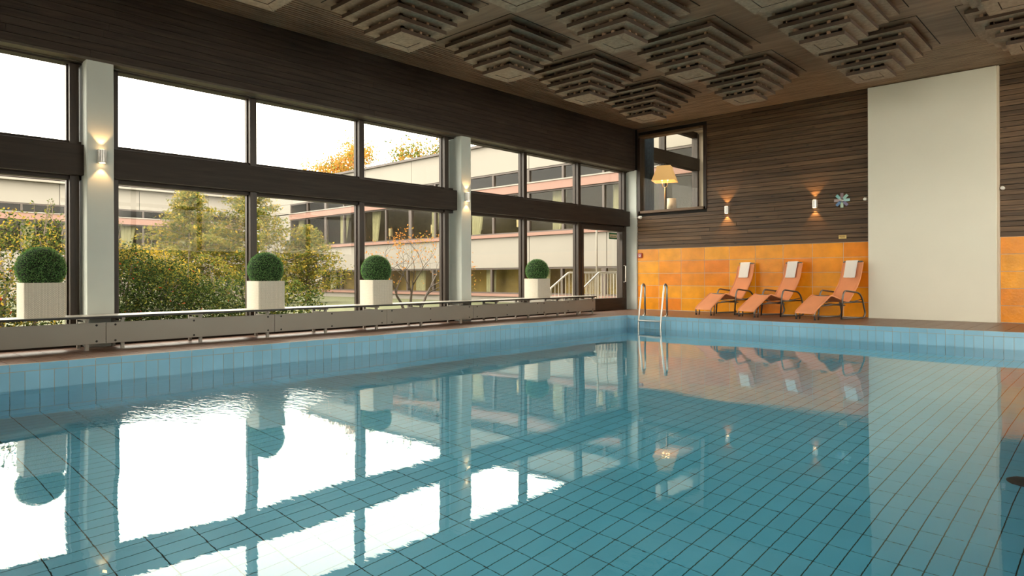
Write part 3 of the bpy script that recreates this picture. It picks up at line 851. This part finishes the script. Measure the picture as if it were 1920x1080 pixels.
# ================================================================== LADDER
LD = empty('pool_ladder', (-7.55, 12.5, 0)); tag(LD, 'stainless steel pool ladder with two hoop handrails in the far corner', 'pool ladder')
def rail(x):
    P = [(x, .09, 0), (x, .09, .52)]
    for q in range(0, 11):
        a = math.pi*q/10*.92
        P.append((x, .03 + .06*math.cos(a), .60 + .075*math.sin(a)))
    P += [(x, -.07, .40), (x, -.13, .10), (x, -.165, -.12), (x, -.18, -.30), (x, -.165, -.60), (x, -.165, -1.05)]
    return P
for x in (-.27, .27):
    b = MB(); b.tube(rail(x), .021, 12); r = b.build('handrail', M_['chrome'], LD, True)
    f = MB(); f.lathe([(.001, 0), (.055, 0), (.05, .012), (.024, .018), (.001, .018)], 18, x, .09, 0); f.build('flange', M_['chrome'], r, 'auto')
for z in (-.10, -.36, -.62, -.88):
    b = MB(); b.box(-.265, .265, -.215, -.125, z-.014, z+.014); b.build('step', M_['chrome'], LD, False, .006)

# ================================================================== LOUNGERS AND TOWELS
PROF = [(-.005, .115), (.012, .150), (.06, .195), (.20, .300), (.34, .400), (.41, .448), (.45, .462), (.50, .452), (.62, .415), (.74, .375), (.84, .348), (.895, .345), (.935, .372), (.99, .435), (1.06, .525), (1.13, .620), (1.19, .725), (1.235, .840), (1.265, .960), (1.29, 1.06), (1.305, 1.118)]
HW = .225
def smooth_profile(P, n=4):
    out = []
    for i in range(len(P)-1):
        p0 = Vector(P[max(i-1, 0)]); p1 = Vector(P[i]); p2 = Vector(P[i+1]); p3 = Vector(P[min(i+2, len(P)-1)])
        for q in range(n):
            t = q/n
            out.append(.5*((2*p1) + (p2-p0)*t + (2*p0-5*p1+4*p2-p3)*t*t + (3*p1-p0-3*p2+p3)*t**3))
    out.append(Vector(P[-1])); return out
def corner_path(P, r=.05, n=5):
    out = [Vector(P[0])]
    for i in range(1, len(P)-1):
        a, b, c = Vector(P[i-1]), Vector(P[i]), Vector(P[i+1])
        d1 = (a-b); d2 = (c-b); rr = min(r, d1.length*.45, d2.length*.45)
        s, e = b + d1.normalized()*rr, b + d2.normalized()*rr
        for q in range(n+1):
            t = q/n; out.append(s*(1-t)**2 + b*2*t*(1-t) + e*t*t)
    out.append(Vector(P[-1])); return out
SP = smooth_profile(PROF, 3)
def make_lounger():
    e = empty('deck_lounger')
    b = MB(); n = len(SP); NW = 8
    for i, p in enumerate(SP):
        for j in range(NW+1):
            x = -HW + 2*HW*j/NW
            sag = .018*(1-(x/HW)**2)*min(1, i/6, (n-1-i)/4+.3)
            b.v.append((x, p[0] + (sag*.6 if p[0] > .95 else 0), p[1] - sag))
    for i in range(n-1):
        for j in range(NW):
            a = i*(NW+1)+j; b.f.append((a, a+1, a+NW+2, a+NW+1)); b.m.append(0)
    s = b.build('sling', M_['sling'], e, True)
    m = s.modifiers.new('thickness', 'SOLIDIFY'); m.thickness = .006
    for x in (-HW, HW):
        r = MB(); r.tube([(x, p[0], p[1]) for p in SP], .0155, 8); hem = r.build('sling_hem', M_['sling'], e, True)
    # head hoop showing bare at the top corners, foot bar
    t = SP[-1]
    h = MB(); h.tube(corner_path([(-HW, t[0]-.008, t[1]-.05), (-HW, t[0], t[1]+.012), (HW, t[0], t[1]+.012), (HW, t[0]-.008, t[1]-.05)], .045), .015, 8); h.build('head_bar', M_['frame_grey'], e, True)
    k = MB(); k.tube([(-HW, .45, .455), (HW, .45, .455)], .012, 8); k.build('knee_bar', M_['frame_grey'], e, True)
    k = MB(); k.tube([(-HW-.02, .79, .27), (HW+.02, .79, .27)], .012, 8); k.build('cross_bar', M_['frame_grey'], e, True)
    k = MB(); k.tube(corner_path([(-HW-.02, .72, .33), (0, .80, .27), (HW+.02, .72, .33)], .2), .006, 6); k.build('brace_wire', M_['frame_grey'], e, True)
    k = MB(); k.tube([(-HW-.045, 1.16, .335), (HW+.045, 1.16, .335)], .012, 8); k.build('cross_bar', M_['frame_grey'], e, True)
    for sx in (-1, 1):
        X = sx*HW
        f = MB(); f.tube(corner_path([(X, .02, .0), (X, .005, .10), (X, .05, .178)], .03), .014, 8); o = f.build('foot', M_['frame_grey'], e, True)
        r = MB(); r.lathe([(.001, 0), (.019, 0), (.019, .03), (.001, .03)], 10, X, .02, 0); r.build('foot_cap', M_['rubber'], o)
        f = MB(); f.tube([(X, .12, .235), (X, .105, 0)], .013, 8); f.build('foot', M_['frame_grey'], e, True)
        X = sx*(HW+.05)
        loop = [(X, .655, 0), (X, .695, .45), (X, .745, .560), (X, 1.13, .512), (X, 1.215, .42), (X, 1.305, .10), (X, 1.26, .022), (X, .69, .022)]
        f = MB(); f.tube(corner_path(loop, .075, 6), .0165, 10); f.build('arm_frame', M_['frame_grey'], e, True)
        f = MB(); f.tube([(X, .70, .325), (X, 1.235, .33)], .013, 8); f.build('seat_rail', M_['frame_grey'], e, True)
        f = MB(); f.tube([(X, .93, .335), (X, 1.20, .385)], .008, 6); f.build('recline_strut', M_['frame_grey'], e, True)
        f = MB(); f.tube([(X-sx*.05, .16, .268), (X, .70, .305)], .012, 8); f.build('side_rail', M_['frame_grey'], e, True)
    return e
def make_towel():
    b = MB(); tw = .140
    L = []
    d = [Vector((p[0], p[1])) for p in SP if p[0] > 1.18]
    # front drop, over the head bar, short rear drop
    top = SP[-1]
    front = [Vector((p[0]-.022, p[1]+.004)) for p in SP if p[1] > .80 and p[0] > 1.1]
    path = front + [Vector((top[0]-.016, top[1]+.030)), Vector((top[0]+.004, top[1]+.038)), Vector((top[0]+.026, top[1]+.026)), Vector((top[0]+.032, top[1]-.05)), Vector((top[0]+.030, top[1]-.16))]
    NW = 10; n = len(path); rr = random.Random(8)
    for i, p in enumerate(path):
        for j in range(NW+1):
            x = -tw + 2*tw*j/NW + .012*(1 - i/n)
            wv = .004*math.sin(j*1.7 + i*.35)
            b.v.append((x, p.x + wv, p.y + (wv*.5 if i < 2 else 0)))
    for i in range(n-1):
        for j in range(NW):
            a = i*(NW+1)+j; b.f.append((a, a+1, a+NW+2, a+NW+1)); b.m.append(0)
    o = b.build('towel', M_['towel'], None, True)
    m = o.modifiers.new('thickness', 'SOLIDIFY'); m.thickness = .014; m.offset = 0
    m = o.modifiers.new('round', 'SUBSURF'); m.levels = 1; m.render_levels = 1
    return o
LN = [((-6.885, 13.42), 19.5, 'orange sling deck lounger nearest the pool ladder', 'folded white towel over the head of the lounger nearest the ladder', .0),
      ((-5.905, 13.39), 24.5, 'orange sling deck lounger between the other two', 'folded white towel over the head of the middle lounger', -.01),
      ((-4.70, 13.31), 24.0, 'orange sling deck lounger beside the cream pier', 'folded white towel over the head of the lounger by the pier', -.005)]
l0 = make_lounger(); t0 = make_towel()
for k, ((x, y), deg, lb, tl, tx) in enumerate(LN):
    o = l0 if k == 0 else copy_tree(l0)
    o.location = (x, y, 0); o.rotation_euler = (0, 0, -math.radians(deg))
    tag(o, lb, 'lounger', 'orange deck loungers along the far wall')
    t = t0 if k == 0 else copy_tree(t0)
    R = Matrix.Rotation(-math.radians(deg), 3, 'Z'); v = R @ Vector((tx-.02, 0, 0))
    t.location = (x+v.x, y+v.y, 0); t.rotation_euler = (0, 0, -math.radians(deg))
    tag(t, tl, 'towel', 'folded towels on the loungers')

# ================================================================== NEIGHBOURING ROOM (seen through the inner window)
NZ0, NZ1, NY1, NX1 = 1.85, 5.15, 18.55, -4.5
a = MB(); a.box(-9.80, NX1, 14.9, NY1+.1, NZ0-.1, NZ0)
tag(a.build('floor', plain('room_carpet', (.20,.15,.10,1), .9)), 'carpeted floor of the room behind the inner window', 'floor', kind='structure')
a = MB(); a.box(-9.80, NX1, 14.9, NY1+.1, NZ1, NZ1+.1)
co2 = a.build('ceiling', M_['room_white']); tag(co2, 'cream ceiling of the room behind the inner window', 'ceiling', kind='structure')
a = MB(); a.box(-9.6, NX1, 16.8, 17.05, NZ1-.10, NZ1); a.build('ceiling_beam', plain('room_beam', (.30,.24,.16,1), .7), co2)
a = MB(); a.box(-9.66, NX1, NY1, NY1+.12, NZ0, NZ1)
tag(a.build('wall_far', M_['room_white']), 'cream end wall of the room behind the inner window', 'wall', kind='structure')
a = MB(); a.box(NX1, NX1+.1, 14.9, NY1, NZ0, NZ1)
tag(a.build('wall_side', M_['room_white']), 'cream side wall of the room behind the inner window', 'wall', kind='structure')
a = MB(); a.box(-9.80, -9.66, 14.9, NY1+.1, -.2, 2.20)
tag(a.build('wall_sill', M_['facade']), 'pale outer wall below the neighbouring room window', 'wall', kind='structure')
W = empty('window_5', (-9.72, 16.7, 0)); tag(W, 'brown framed outer window of the room behind the inner window', 'window', kind='structure')
def R5(x0, x1, y0, y1, z0, z1): return (x0+9.72, x1+9.72, y0-16.7, y1-16.7, z0, z1)
MB().box(*R5(-9.80, -9.58, 14.9, 18.5, 4.0, 4.35)).build('transom_beam', M_['frame'], W)
MB().box(*R5(-9.78, -9.64, 14.9, 18.5, 4.98, 5.15)).build('head_rail', M_['frame'], W)
MB().box(*R5(-9.78, -9.60, 14.9, 18.5, 2.2, 2.27)).build('sill_rail', M_['frame'], W)
for yy in (14.95, 16.55, 18.45):
    MB().box(*R5(-9.78, -9.60, yy-.05, yy+.05, 2.2, 5.1)).build('upright', M_['framez'], W)
for a_, b_ in ((15.0, 16.5), (16.6, 18.4)):
    for z0_, z1_ in ((2.27, 4.0), (4.35, 4.98)): MB().box(*R5(-9.704, -9.696, a_, b_, z0_, z1_)).build('pane', GL, W)
c = MB(); n = 60
for k in range(n+1):
    y = 15.02 + .72*k/n; x = -9.50 + .045*math.sin(k*.95)
    c.v += [(x, y, 2.0), (x, y - .10*(k/n)*0, 5.05)]
for k in range(n): c.f.append((2*k, 2*k+2, 2*k+3, 2*k+1)); c.m.append(0)
o = c.build('curtain', M_['curtain_blue'], None, True); tag(o, 'dark blue pleated curtain behind the inner window', 'curtain')
m = o.modifiers.new('thickness', 'SOLIDIFY'); m.thickness = .004
def floor_lamp():
    e = empty('floor_lamp', (-9.12, 15.68, NZ0), .35); tag(e, 'lit floor lamp with a flared square cream shade behind the inner window', 'lamp')
    b = MB(); t, w0, w1, z0, z1 = .0, .165, .29, 1.50, 1.90
    prof = [(z1, .175), (z1-.10, .195), (z1-.22, .235), (z0, .30)]
    for z, w in prof:
        b.v += [(-w, -w, z), (w, -w, z), (w, w, z), (-w, w, z)]
    for r in range(3):
        for j in range(4): b.f.append((r*4+j, r*4+(j+1)%4, r*4+4+(j+1)%4, r*4+4+j)); b.m.append(0)
    o = b.build('lamp_shade', M_['shade'], e); mm = o.modifiers.new('thickness', 'SOLIDIFY'); mm.thickness = .006
    b = MB(); b.tube([(0,0,.02), (0,0,1.35)], .014, 8); b.build('pole', M_['brass'], e, True)
    for sx in (-1, 1):
        b = MB(); b.tube(corner_path([(0,0,1.33), (sx*.06,0,1.37), (sx*.075,0,1.50)], .05), .010, 6); b.build('lamp_arm', M_['brass'], e, True)
        b = MB(); b.lathe([(.001,-.04),(.022,-.03),(.032,0),(.022,.03),(.001,.04)], 10, sx*.075, 0, 1.56); b.build('bulb', emit('bulb_glow', (1,.72,.36,1), 6), e, True)
    b = MB(); b.lathe([(.001,0),(.16,0),(.16,.02),(.02,.04),(.001,.04)], 20); b.build('lamp_base', M_['brass'], e, 'auto')
    pl = bpy.data.lights.new('bulb_light', 'POINT'); pl.energy = 6; pl.color = (1,.70,.36); pl.shadow_soft_size = .05
    po_ = bpy.data.objects.new('bulb_light', pl); COL.objects.link(po_); po_.parent = e; po_.location = (0,0,1.62)
floor_lamp()
e = empty('table_lamp', (-9.30, 16.35, 2.05)); tag(e, 'small white drum-shade table lamp behind the inner window', 'lamp')
b = MB(); b.lathe([(.135,.60),(.12,.92)], 20); o = b.build('lamp_shade', M_['shade_white'], e, True)
b = MB(); b.lathe([(.001,0),(.07,0),(.08,.12),(.03,.40),(.012,.62),(.001,.62)], 14); b.build('lamp_base', M_['brass'], e, True)
e = empty('side_table', (-9.30, 16.35, NZ0)); tag(e, 'low side table carrying the white drum lamp', 'table')
b = MB(); b.box(-.22,.22,-.22,.22,.17,.20); b.build('table_top', M_['frame'], e)
for sx in (-.19,.19):
    for sy in (-.19,.19): b = MB(); b.box(sx-.02,sx+.02,sy-.02,sy+.02,0,.17); b.build('leg', M_['frame'], e)

# ================================================================== OUTSIDE: ground and wings
a = MB(); a.box(-70, -9.82, -30, 60, -.6, -.18); a.box(RX1+.2, 50, -40, 60, -.6, -.18); a.box(-9.82, RX1+.2, -40, RY0-.2, -.6, -.18); a.quad((-12,-30,-.17),(-12,60,-.17),(-38,60,-.17),(-38,-30,-.17), 1)
tag(a.build('ground', [M_['ground'], M_['grass']]), 'courtyard ground of paving and lawn outside the windows', 'ground', kind='structure')

def wing(name, lb, loc, rz, x0, x1, wx0, wx1, roof, rows, joints_w, beam_mat):
    """facade in local x (along), y (inward), z. rows: list of (kind, ztop, zbot)"""
    e = empty(name, loc, rz); tag(e, lb, 'building')
    MB().box(x0, x1, 3.0, 3.3, -.6, roof-.1).build('inner_wall', M_['far_room'], e)
    MB().box(x0, x1, .1, 6, roof-.35, roof-.02).build('roof_slab', M_['facade'], e)
    MB().box(x0-.05, x1+.05, -.12, .4, roof-.10, roof).build('roof_edge', M_['far_frame'], e)
    for xe in (x0, x1-.2): MB().box(xe, xe+.2, .1, 6, -.5, roof-.1).build('end_wall', M_['facade'], e)
    MB().box(x0, x1, 5.8, 6, -.5, roof-.1).build('rear_wall', M_['facade'], e)
    for kind, zt, zb, wa, wb in rows:
        if kind in ('beam', 'sill'):
            for a, b in ((x0, wa), (wb, x1)):
                if b-a > .05: MB().box(a, b, 0, .25, zb, zt+(.05 if kind == 'beam' else 0)).build('facade_panel', M_['facade'], e)
        if kind == 'panel':
            c = [x for x in joints_w if x0+.05 < x < x1-.05]; xs = sorted([x0]+c+[x1])
            for a, b in zip(xs[:-1], xs[1:]): MB().box(a+.012, b-.012, 0, .25, zb+.01, zt-.01).build('facade_panel', M_['facade'], e)
            MB().box(x0, x1, .05, .3, zb, zt).build('panel_backing', M_['far_frame'], e)
        elif kind == 'beam':
            MB().box(wa, wb, -.06, .25, zb, zt).build('facade_beam', beam_mat, e)
            MB().box(wa, wb, -.09, .25, zt, zt+.05).build('beam_flashing', M_['facade'], e)
        elif kind == 'sill':
            MB().box(wa, wb, -.10, .25, zb, zt).build('window_sill', beam_mat, e)
        elif kind in ('win', 'winwarm'):
            for a, b in ((x0, wa), (wb, x1)):
                if b-a > .05: MB().box(a, b, 0, .25, zb, zt).build('facade_panel', M_['facade'], e)
            n = max(1, round((wb-wa)/1.78)); st = (wb-wa)/n
            if kind == 'winwarm': MB().box(wa, wb, 1.1, 1.2, zb-.1, zt+.1).build('room_blind', M_['far_room_warm'], e)
            for k in range(n):
                a, b = wa+k*st, wa+(k+1)*st; wide = .16 if k % 4 == 2 and zt-zb < 2.2 else .05
                f = MB(); f.box(a, a+wide, .02, .16, zb, zt); f.box(b-.04, b, .02, .16, zb, zt); f.box(a+wide, b-.04, .02, .16, zb, zb+.06); f.box(a+wide, b-.04, .02, .16, zt-.06, zt)
                fo = f.build('window_frame', M_['far_frame'], e)
                MB().box(a+wide, b-.04, .08, .09, zb+.06, zt-.06).build('pane', M_['glass_out'], fo)
                if k % 2 == 0 and zt-zb > .6:
                    cu = MB(); nn = 14; cw = .55 + .25*((k*7) % 3)/2; cx0 = a+.12 if k % 4 == 0 else b-.15-cw
                    for q in range(nn+1):
                        xx = cx0 + cw*q/nn; yy = .45+.05*math.sin(q*1.9)
                        cu.v += [(cx0 + (xx-cx0)*(.55 if kind == 'win' else .9), yy, zb-.02), (xx, yy, zt+.02)]
                    for q in range(nn): cu.f.append((2*q, 2*q+2, 2*q+3, 2*q+1)); cu.m.append(0)
                    cu.build('curtain', M_['far_curtain'], fo, True)
    return e
jn = [-9.75-3.56*k for k in range(1, 9)]
XOFF = -9.75
N_ = wing('hotel_wing', 'pale wing with pink beams and window strips facing the pool', (0, 19.0, 0), 0, -38.6, -9.80, -34.9, -9.9, 6.17,
     [('panel', 6.10, 4.93, 0, 0), ('win', 4.93, 4.36, -34.9, -9.9), ('beam', 4.36, 4.06, -34.9, -9.9), ('win', 4.06, 2.50, -34.9, -9.9), ('sill', 2.50, 2.38, -34.9, -9.9),
      ('panel', 2.38, 1.18, 0, 0), ('winwarm', 1.18, .16, -31.6, -9.9), ('sill', .16, .06, -31.6, -9.9), ('panel', .06, -.4, 0, 0)], jn, M_['pink'])
jw = [-20+3.6*k for k in range(20)]
W_ = wing('hotel_wing', 'pale wing half hidden by shrubs beyond the courtyard', (-38.65, 0, 0), math.pi/2, -14, 18.85, -14, 18, 5.72,
     [('panel', 5.45, 4.41, 0, 0), ('win', 4.41, 3.95, -14, 17.9), ('beam', 3.95, 3.63, -14, 17.9), ('win', 3.63, 2.10, -14, 17.9), ('panel', 2.10, -.4, 0, 0)], jw, M_['pink'])
MB().box(-14, 18.8, -.35, .2, 5.45, 5.55).build('gutter', M_['facade'], W_)
# drum lamps standing in the wing's windows
sh = MB(); sh.lathe([(.15,.25),(.15,.62)], 16); shm = sh.mesh('lamp_shade', M_['shade_white'])
bs = MB(); bs.lathe([(.001,0),(.10,0),(.10,.05),(.03,.12),(.03,.26),(.001,.26)], 10); bsm = bs.mesh('lamp_base', M_['brass'])
for X, lb in ((-26.6, 'drum lamp in the wing window above the planter by the bare tree'), (-23.3, 'drum lamp in the wing window above the crown of the bare tree'), (-20.35, 'drum lamp in the wing window just before the second lamp column'),
              (-18.0, 'drum lamp in the wing window just past the second lamp column'), (-15.8, 'drum lamp in the wing window above the smallest planter'), (-14.1, 'drum lamp in the wing window nearest the glazed door')):
    e = empty('window_lamp', (X, 19.74, 2.57)); tag(e, lb, 'lamp', 'drum lamps in the wing windows')
    link('lamp_shade', shm, e); link('lamp_base', bsm, e)

# stair railings by the glazed door, a slim post
def railing(x, y0, y1, y2, lb):
    e = empty('stair_railing', (x, y0, -.18)); tag(e, lb, 'railing', 'white stair railings by the glazed door')
    z0, z1 = .70, 1.13
    b = MB(); b.tube(corner_path([(0, 0, z0-.25), (0, .02, z0), (0, y1-y0, z1), (0, y2-y0, z1)], .06), .024, 8); b.build('handrail', M_['rail_white'], e, True)
    yy = .08
    while yy < y2-y0:
        zt = z0 + (z1-z0)*min(1, yy/(y1-y0))
        b = MB(); b.tube([(0, yy, .02), (0, yy, zt)], .010, 6); b.build('baluster', M_['rail_white'], e); yy += .15
    b = MB(); b.tube([(0, .05, .12), (0, y2-y0, .12)], .012, 6); b.build('bottom_rail', M_['rail_white'], e)
railing(-11.2, 13.4, 14.2, 17.6, 'white stair railing standing farther out beyond the last window')
railing(-10.3, 13.6, 14.35, 17.6, 'white stair railing just outside the glazed door')
b = MB(); b.tube([(0,0,0),(0,0,2.6)], .032, 10); b.lathe([(.001,0),(.09,0),(.09,.015),(.001,.015)], 14)
o = b.build('post', plain('grey_post', (.19,.17,.135,1), .5), None, True); o.location = (-11.6, 16.05, -.18); tag(o, 'slim pale post seen through the glazed door', 'post')

# ================================================================== PLANTS OUTSIDE
def leaf_cloud(m, rnd, pts, size, weights, flat=.0):
    for p in pts:
        d = Vector((rnd.gauss(0,1), rnd.gauss(0,1), rnd.gauss(0,1)-flat)).normalized()
        u = d.orthogonal().normalized(); a = rnd.uniform(0, 6.28); u = Matrix.Rotation(a, 3, d) @ u; v = d.cross(u)
        s = size*rnd.uniform(.6, 1.3); c = Vector(p)
        m.quad(c-u*s, c-v*s*.45+d*s*.15, c+u*s, c+v*s*.45+d*s*.15, rnd.choices(range(len(weights)), weights)[0])
M_['bark_dark'] = plain('dark_bark', (.055,.042,.032,1), .85)
LM = {'yel': leafmat('leaf_yellow', (0.375,0.255,0.034,1), .35), 'oli': leafmat('leaf_olive', (0.150,0.143,0.030,1), .35), 'grn': leafmat('leaf_green', (0.064,0.090,0.022,1), .3),
      'drk': leafmat('leaf_dark_green', (0.022,0.036,0.012,1), .2), 'org': leafmat('leaf_orange', (0.413,0.173,0.038,1), .35), 'red': leafmat('leaf_red', (0.315,0.038,0.015,1), .2), 'gold': leafmat('leaf_gold', (0.270,0.203,0.045,1), .4)}
def away(e, k, kz):
    e.location.x *= k; e.location.y *= k; e.scale = (k, k, kz); return e
def shrub(loc, lumps, count, mats, weights, size, lb, sprigs=0, seed=1):
    """lumps: (dx,dy,dz,rx,ry,rz) ellipsoids"""
    rnd = random.Random(seed)
    e = empty('shrub', loc); tag(e, lb, 'shrub', 'shrubs in the courtyard')
    m = MB(); vol = [l[3]*l[4]*l[5] for l in lumps]
    pts = []
    for _ in range(count):
        l = rnd.choices(lumps, vol)[0]
        d = Vector((rnd.gauss(0,1), rnd.gauss(0,1), rnd.gauss(0,1))).normalized(); r = rnd.uniform(.55, 1.08)
        p = Vector((l[0]+d.x*l[3]*r, l[1]+d.y*l[4]*r, l[2]+d.z*l[5]*r))
        if p.z > .02: pts.append(p)
    leaf_cloud(m, rnd, pts, size, weights)
    m.build('foliage', [LM[k] for k in mats], e)
    st = MB()
    for k in range(14):
        a = rnd.uniform(0, 6.28); l = rnd.choice(lumps)
        tip = Vector((l[0]+.6*l[3]*math.cos(a), l[1]+.6*l[4]*math.sin(a), l[2]+.5*l[5]))
        st.tube([(l[0]*.6, l[1]*.6, 0), tuple(Vector((l[0]*.8, l[1]*.8, tip.z*.5))), tuple(tip)], [.03,.02,.008], 5)
    st.build('stems', M_['bark'], e)
    if sprigs:
        sp = MB(); s2 = MB()
        for k in range(sprigs):
            l = rnd.choice(lumps); x, y = l[0]+rnd.uniform(-.7,.7)*l[3], l[1]+rnd.uniform(-.7,.7)*l[4]; z = l[2]+l[5]*.8; hh = rnd.uniform(.25,.6)
            q = (rnd.uniform(-.1,.1), rnd.uniform(-.15,.15)); s2.tube([(x,y,z-.2),(x+q[0],y+q[1],z+hh)], [.008,.003], 4)
            leaf_cloud(sp, rnd, [Vector((x+q[0]*t, y+q[1]*t, z+hh*t)) + Vector((rnd.gauss(0,.025), rnd.gauss(0,.025), 0)) for t in [i/14 for i in range(15)]], size*.8, [.5,.5])
        sp.build('sprig_leaves', [LM['oli'], LM['grn']], e); s2.build('sprigs', M_['bark'], e)
    return away(e, 1.23, 1.10)
shrub((-13.0, 2.0, -.18), [(0,-1.0,.9,.9,1.1,1.0),(0,.3,1.0,.9,.9,1.1),(-.1,1.0,1.35,.6,.5,.75),(.2,.2,.5,.8,1.2,.6)], 14000, ['drk','grn','oli','yel','gold','red'], [.28,.29,.20,.12,.10,.006], .033, 'tall yellow-green shrub behind the largest planter', 14, 3)
shrub((-12.9, 4.15, -.18), [(0,-.3,.75,.8,.75,.85),(.1,.35,.55,.8,.8,.75),(0,1.1,.35,.7,.8,.5)], 22000, ['drk','grn','oli','red'], [.60,.28,.112,.008], .027, 'dark rounded shrub with red berries beyond the lamp column', 6, 5)
shrub((-13.35, 4.1, -.18), [(0,-.45,1.35,.4,.55,.45),(0,.2,1.25,.4,.5,.4),(.15,.75,.95,.35,.45,.35)], 4200, ['yel','gold','oli'], [.5,.3,.2], .034, 'golden-leaved climber arching over the dark rounded shrub', 5, 9)
shrub((-13.4, 6.3, -.18), [(0,0,.45,.8,.9,.6),(0,.9,.35,.7,.8,.5)], 4500, ['drk','grn','oli'], [.4,.35,.25], .04, 'low dark green shrub at the foot of the feathery trees', 0, 12)

def grow(m, rnd, p, d, L, r, depth, tips, spread=.6, upb=.15):
    P = [p]; R = [r]
    n = 4
    for k in range(n):
        d = (d + Vector((rnd.gauss(0,.16), rnd.gauss(0,.16), rnd.gauss(0,.10)+upb*.3))).normalized()
        P.append(P[-1] + d*L/n); R.append(r*(1-.45*(k+1)/n))
    m.tube([tuple(q) for q in P], R, 5 if r < .03 else 7)
    if depth == 0: tips.append((P[-1], d)); tips.append((P[2], d)); return
    for k in range(rnd.choice((2,3)) if depth > 1 else 3):
        a = rnd.uniform(0, 6.28); o = d.orthogonal().normalized(); o = Matrix.Rotation(a, 3, d) @ o
        grow(m, rnd, P[-1] if k else P[3], (d + o*spread*rnd.uniform(.7,1.3) + Vector((0,0,upb))).normalized(), L*rnd.uniform(.62,.82), R[-1]*.8, depth-1, tips, spread, upb)
# bare small tree with a few orange leaves
rnd = random.Random(21)
e = empty('bare_tree', (-13.6, 10.75, -.18)); tag(e, 'small nearly bare tree with scattered orange leaves before the pale wing', 'tree')
m = MB(); tips = []
for d0, off in ((Vector((.1,.35,1)), (0,.15,0)), (Vector((-.1,-.5,1)), (0,-.15,0)), (Vector((.1,.05,1.1)), (.05,0,0))):
    grow(m, rnd, Vector(off), d0.normalized(), .85, .042, 5, tips, .62, .05)
m.build('branches', M_['bark_dark'], e, True)
m = MB(); pts = [t[0] + Vector((rnd.gauss(0,.06), rnd.gauss(0,.06), rnd.gauss(0,.06))) for t in tips for _ in range(2)]
leaf_cloud(m, rnd, rnd.sample(pts, min(len(pts), 520)), .034, [.8,.2]); m.build('foliage', [LM['org'], LM['gold']], e)
# two feathery olive-gold trees
def feather_tree(loc, H_, W_r, lb, seed, count):
    rnd = random.Random(seed)
    e = empty('feathery_tree', loc); tag(e, lb, 'tree', 'feathery trees in the courtyard')
    m = MB(); m.tube([(0,0,0),(.02,.02,H_*.5),(0,0,H_*.98)], [.07,.045,.008], 7); L = MB()
    pts = []
    nb = 56
    for k in range(nb):
        t = (k+.5)/nb; z = H_*(.08+.9*t); a = k*2.4+rnd.uniform(-.4,.4); ln = W_r*(1-t)**.75*rnd.uniform(.65,1.1)+.12
        d = Vector((math.cos(a), math.sin(a), .35*(1-t)+.1)); tip = Vector((0,0,z)) + d*ln - Vector((0,0,.10*ln))
        mid = Vector((0,0,z)) + d*ln*.5
        m.tube([(0,0,z), tuple(mid), tuple(tip)], [.014,.009,.004], 4)
        for q in range(int(count/nb)):
            s = rnd.uniform(.1, 1.05); base = Vector((0,0,z)).lerp(tip, s) if s > .5 else Vector((0,0,z)).lerp(mid, s*2)
            base = Vector((0,0,z))*(1-s) + tip*s
            pts.append(base + Vector((rnd.gauss(0,.085), rnd.gauss(0,.085), rnd.gauss(-.05,.06))))
    leaf_cloud(L, rnd, pts, .042, [.46,.24,.24,.06], 0)
    m.build('branches', M_['bark'], e, True); L.build('foliage', [LM['oli'], LM['gold'], LM['grn'], LM['yel']], e)
    away(e, 1.5, 1.35)
feather_tree((-16.4, 7.85, -.18), 3.35, 1.95, 'tall feathery olive-gold tree behind the first window upright', 31, 15000)
feather_tree((-17.2, 6.65, -.18), 3.25, 1.55, 'slimmer feathery green tree beside the tallest feathery one', 37, 11000)
feather_tree((-16.0, 9.2, -.18), 2.3, 1.25, 'low feathery green tree before the corner of the pale wing', 41, 8000)
# trees rising behind the wing's roof
def far_tree(loc, H_, R_, lb, mats, wts, seed):
    rnd = random.Random(seed)
    e = empty('distant_tree', loc); tag(e, lb, 'tree', 'autumn trees behind the pale wing')
    m = MB(); tips = []
    grow(m, rnd, Vector((0,0,0)), Vector((0,0,1)), H_*.42, .22, 4, tips, .7, .12)
    m.build('branches', M_['bark'], e, True)
    L = MB(); pts = []
    for t in tips:
        for _ in range(60): pts.append(t[0] + Vector((rnd.gauss(0,.38), rnd.gauss(0,.38), rnd.gauss(0,.34))))
    leaf_cloud(L, rnd, pts, .12, wts); L.build('foliage', [LM[k] for k in mats], e)
far_tree((-45.5, 31, -.5), 10.0, 3, 'thin orange autumn tree rising over the roof edge', ['org','gold','oli'], [.5,.3,.2], 51)
far_tree((-39.0, 31.5, -.5), 9.6, 3, 'fuller olive-brown tree rising over the roof edge', ['oli','org','grn'], [.5,.25,.25], 57)
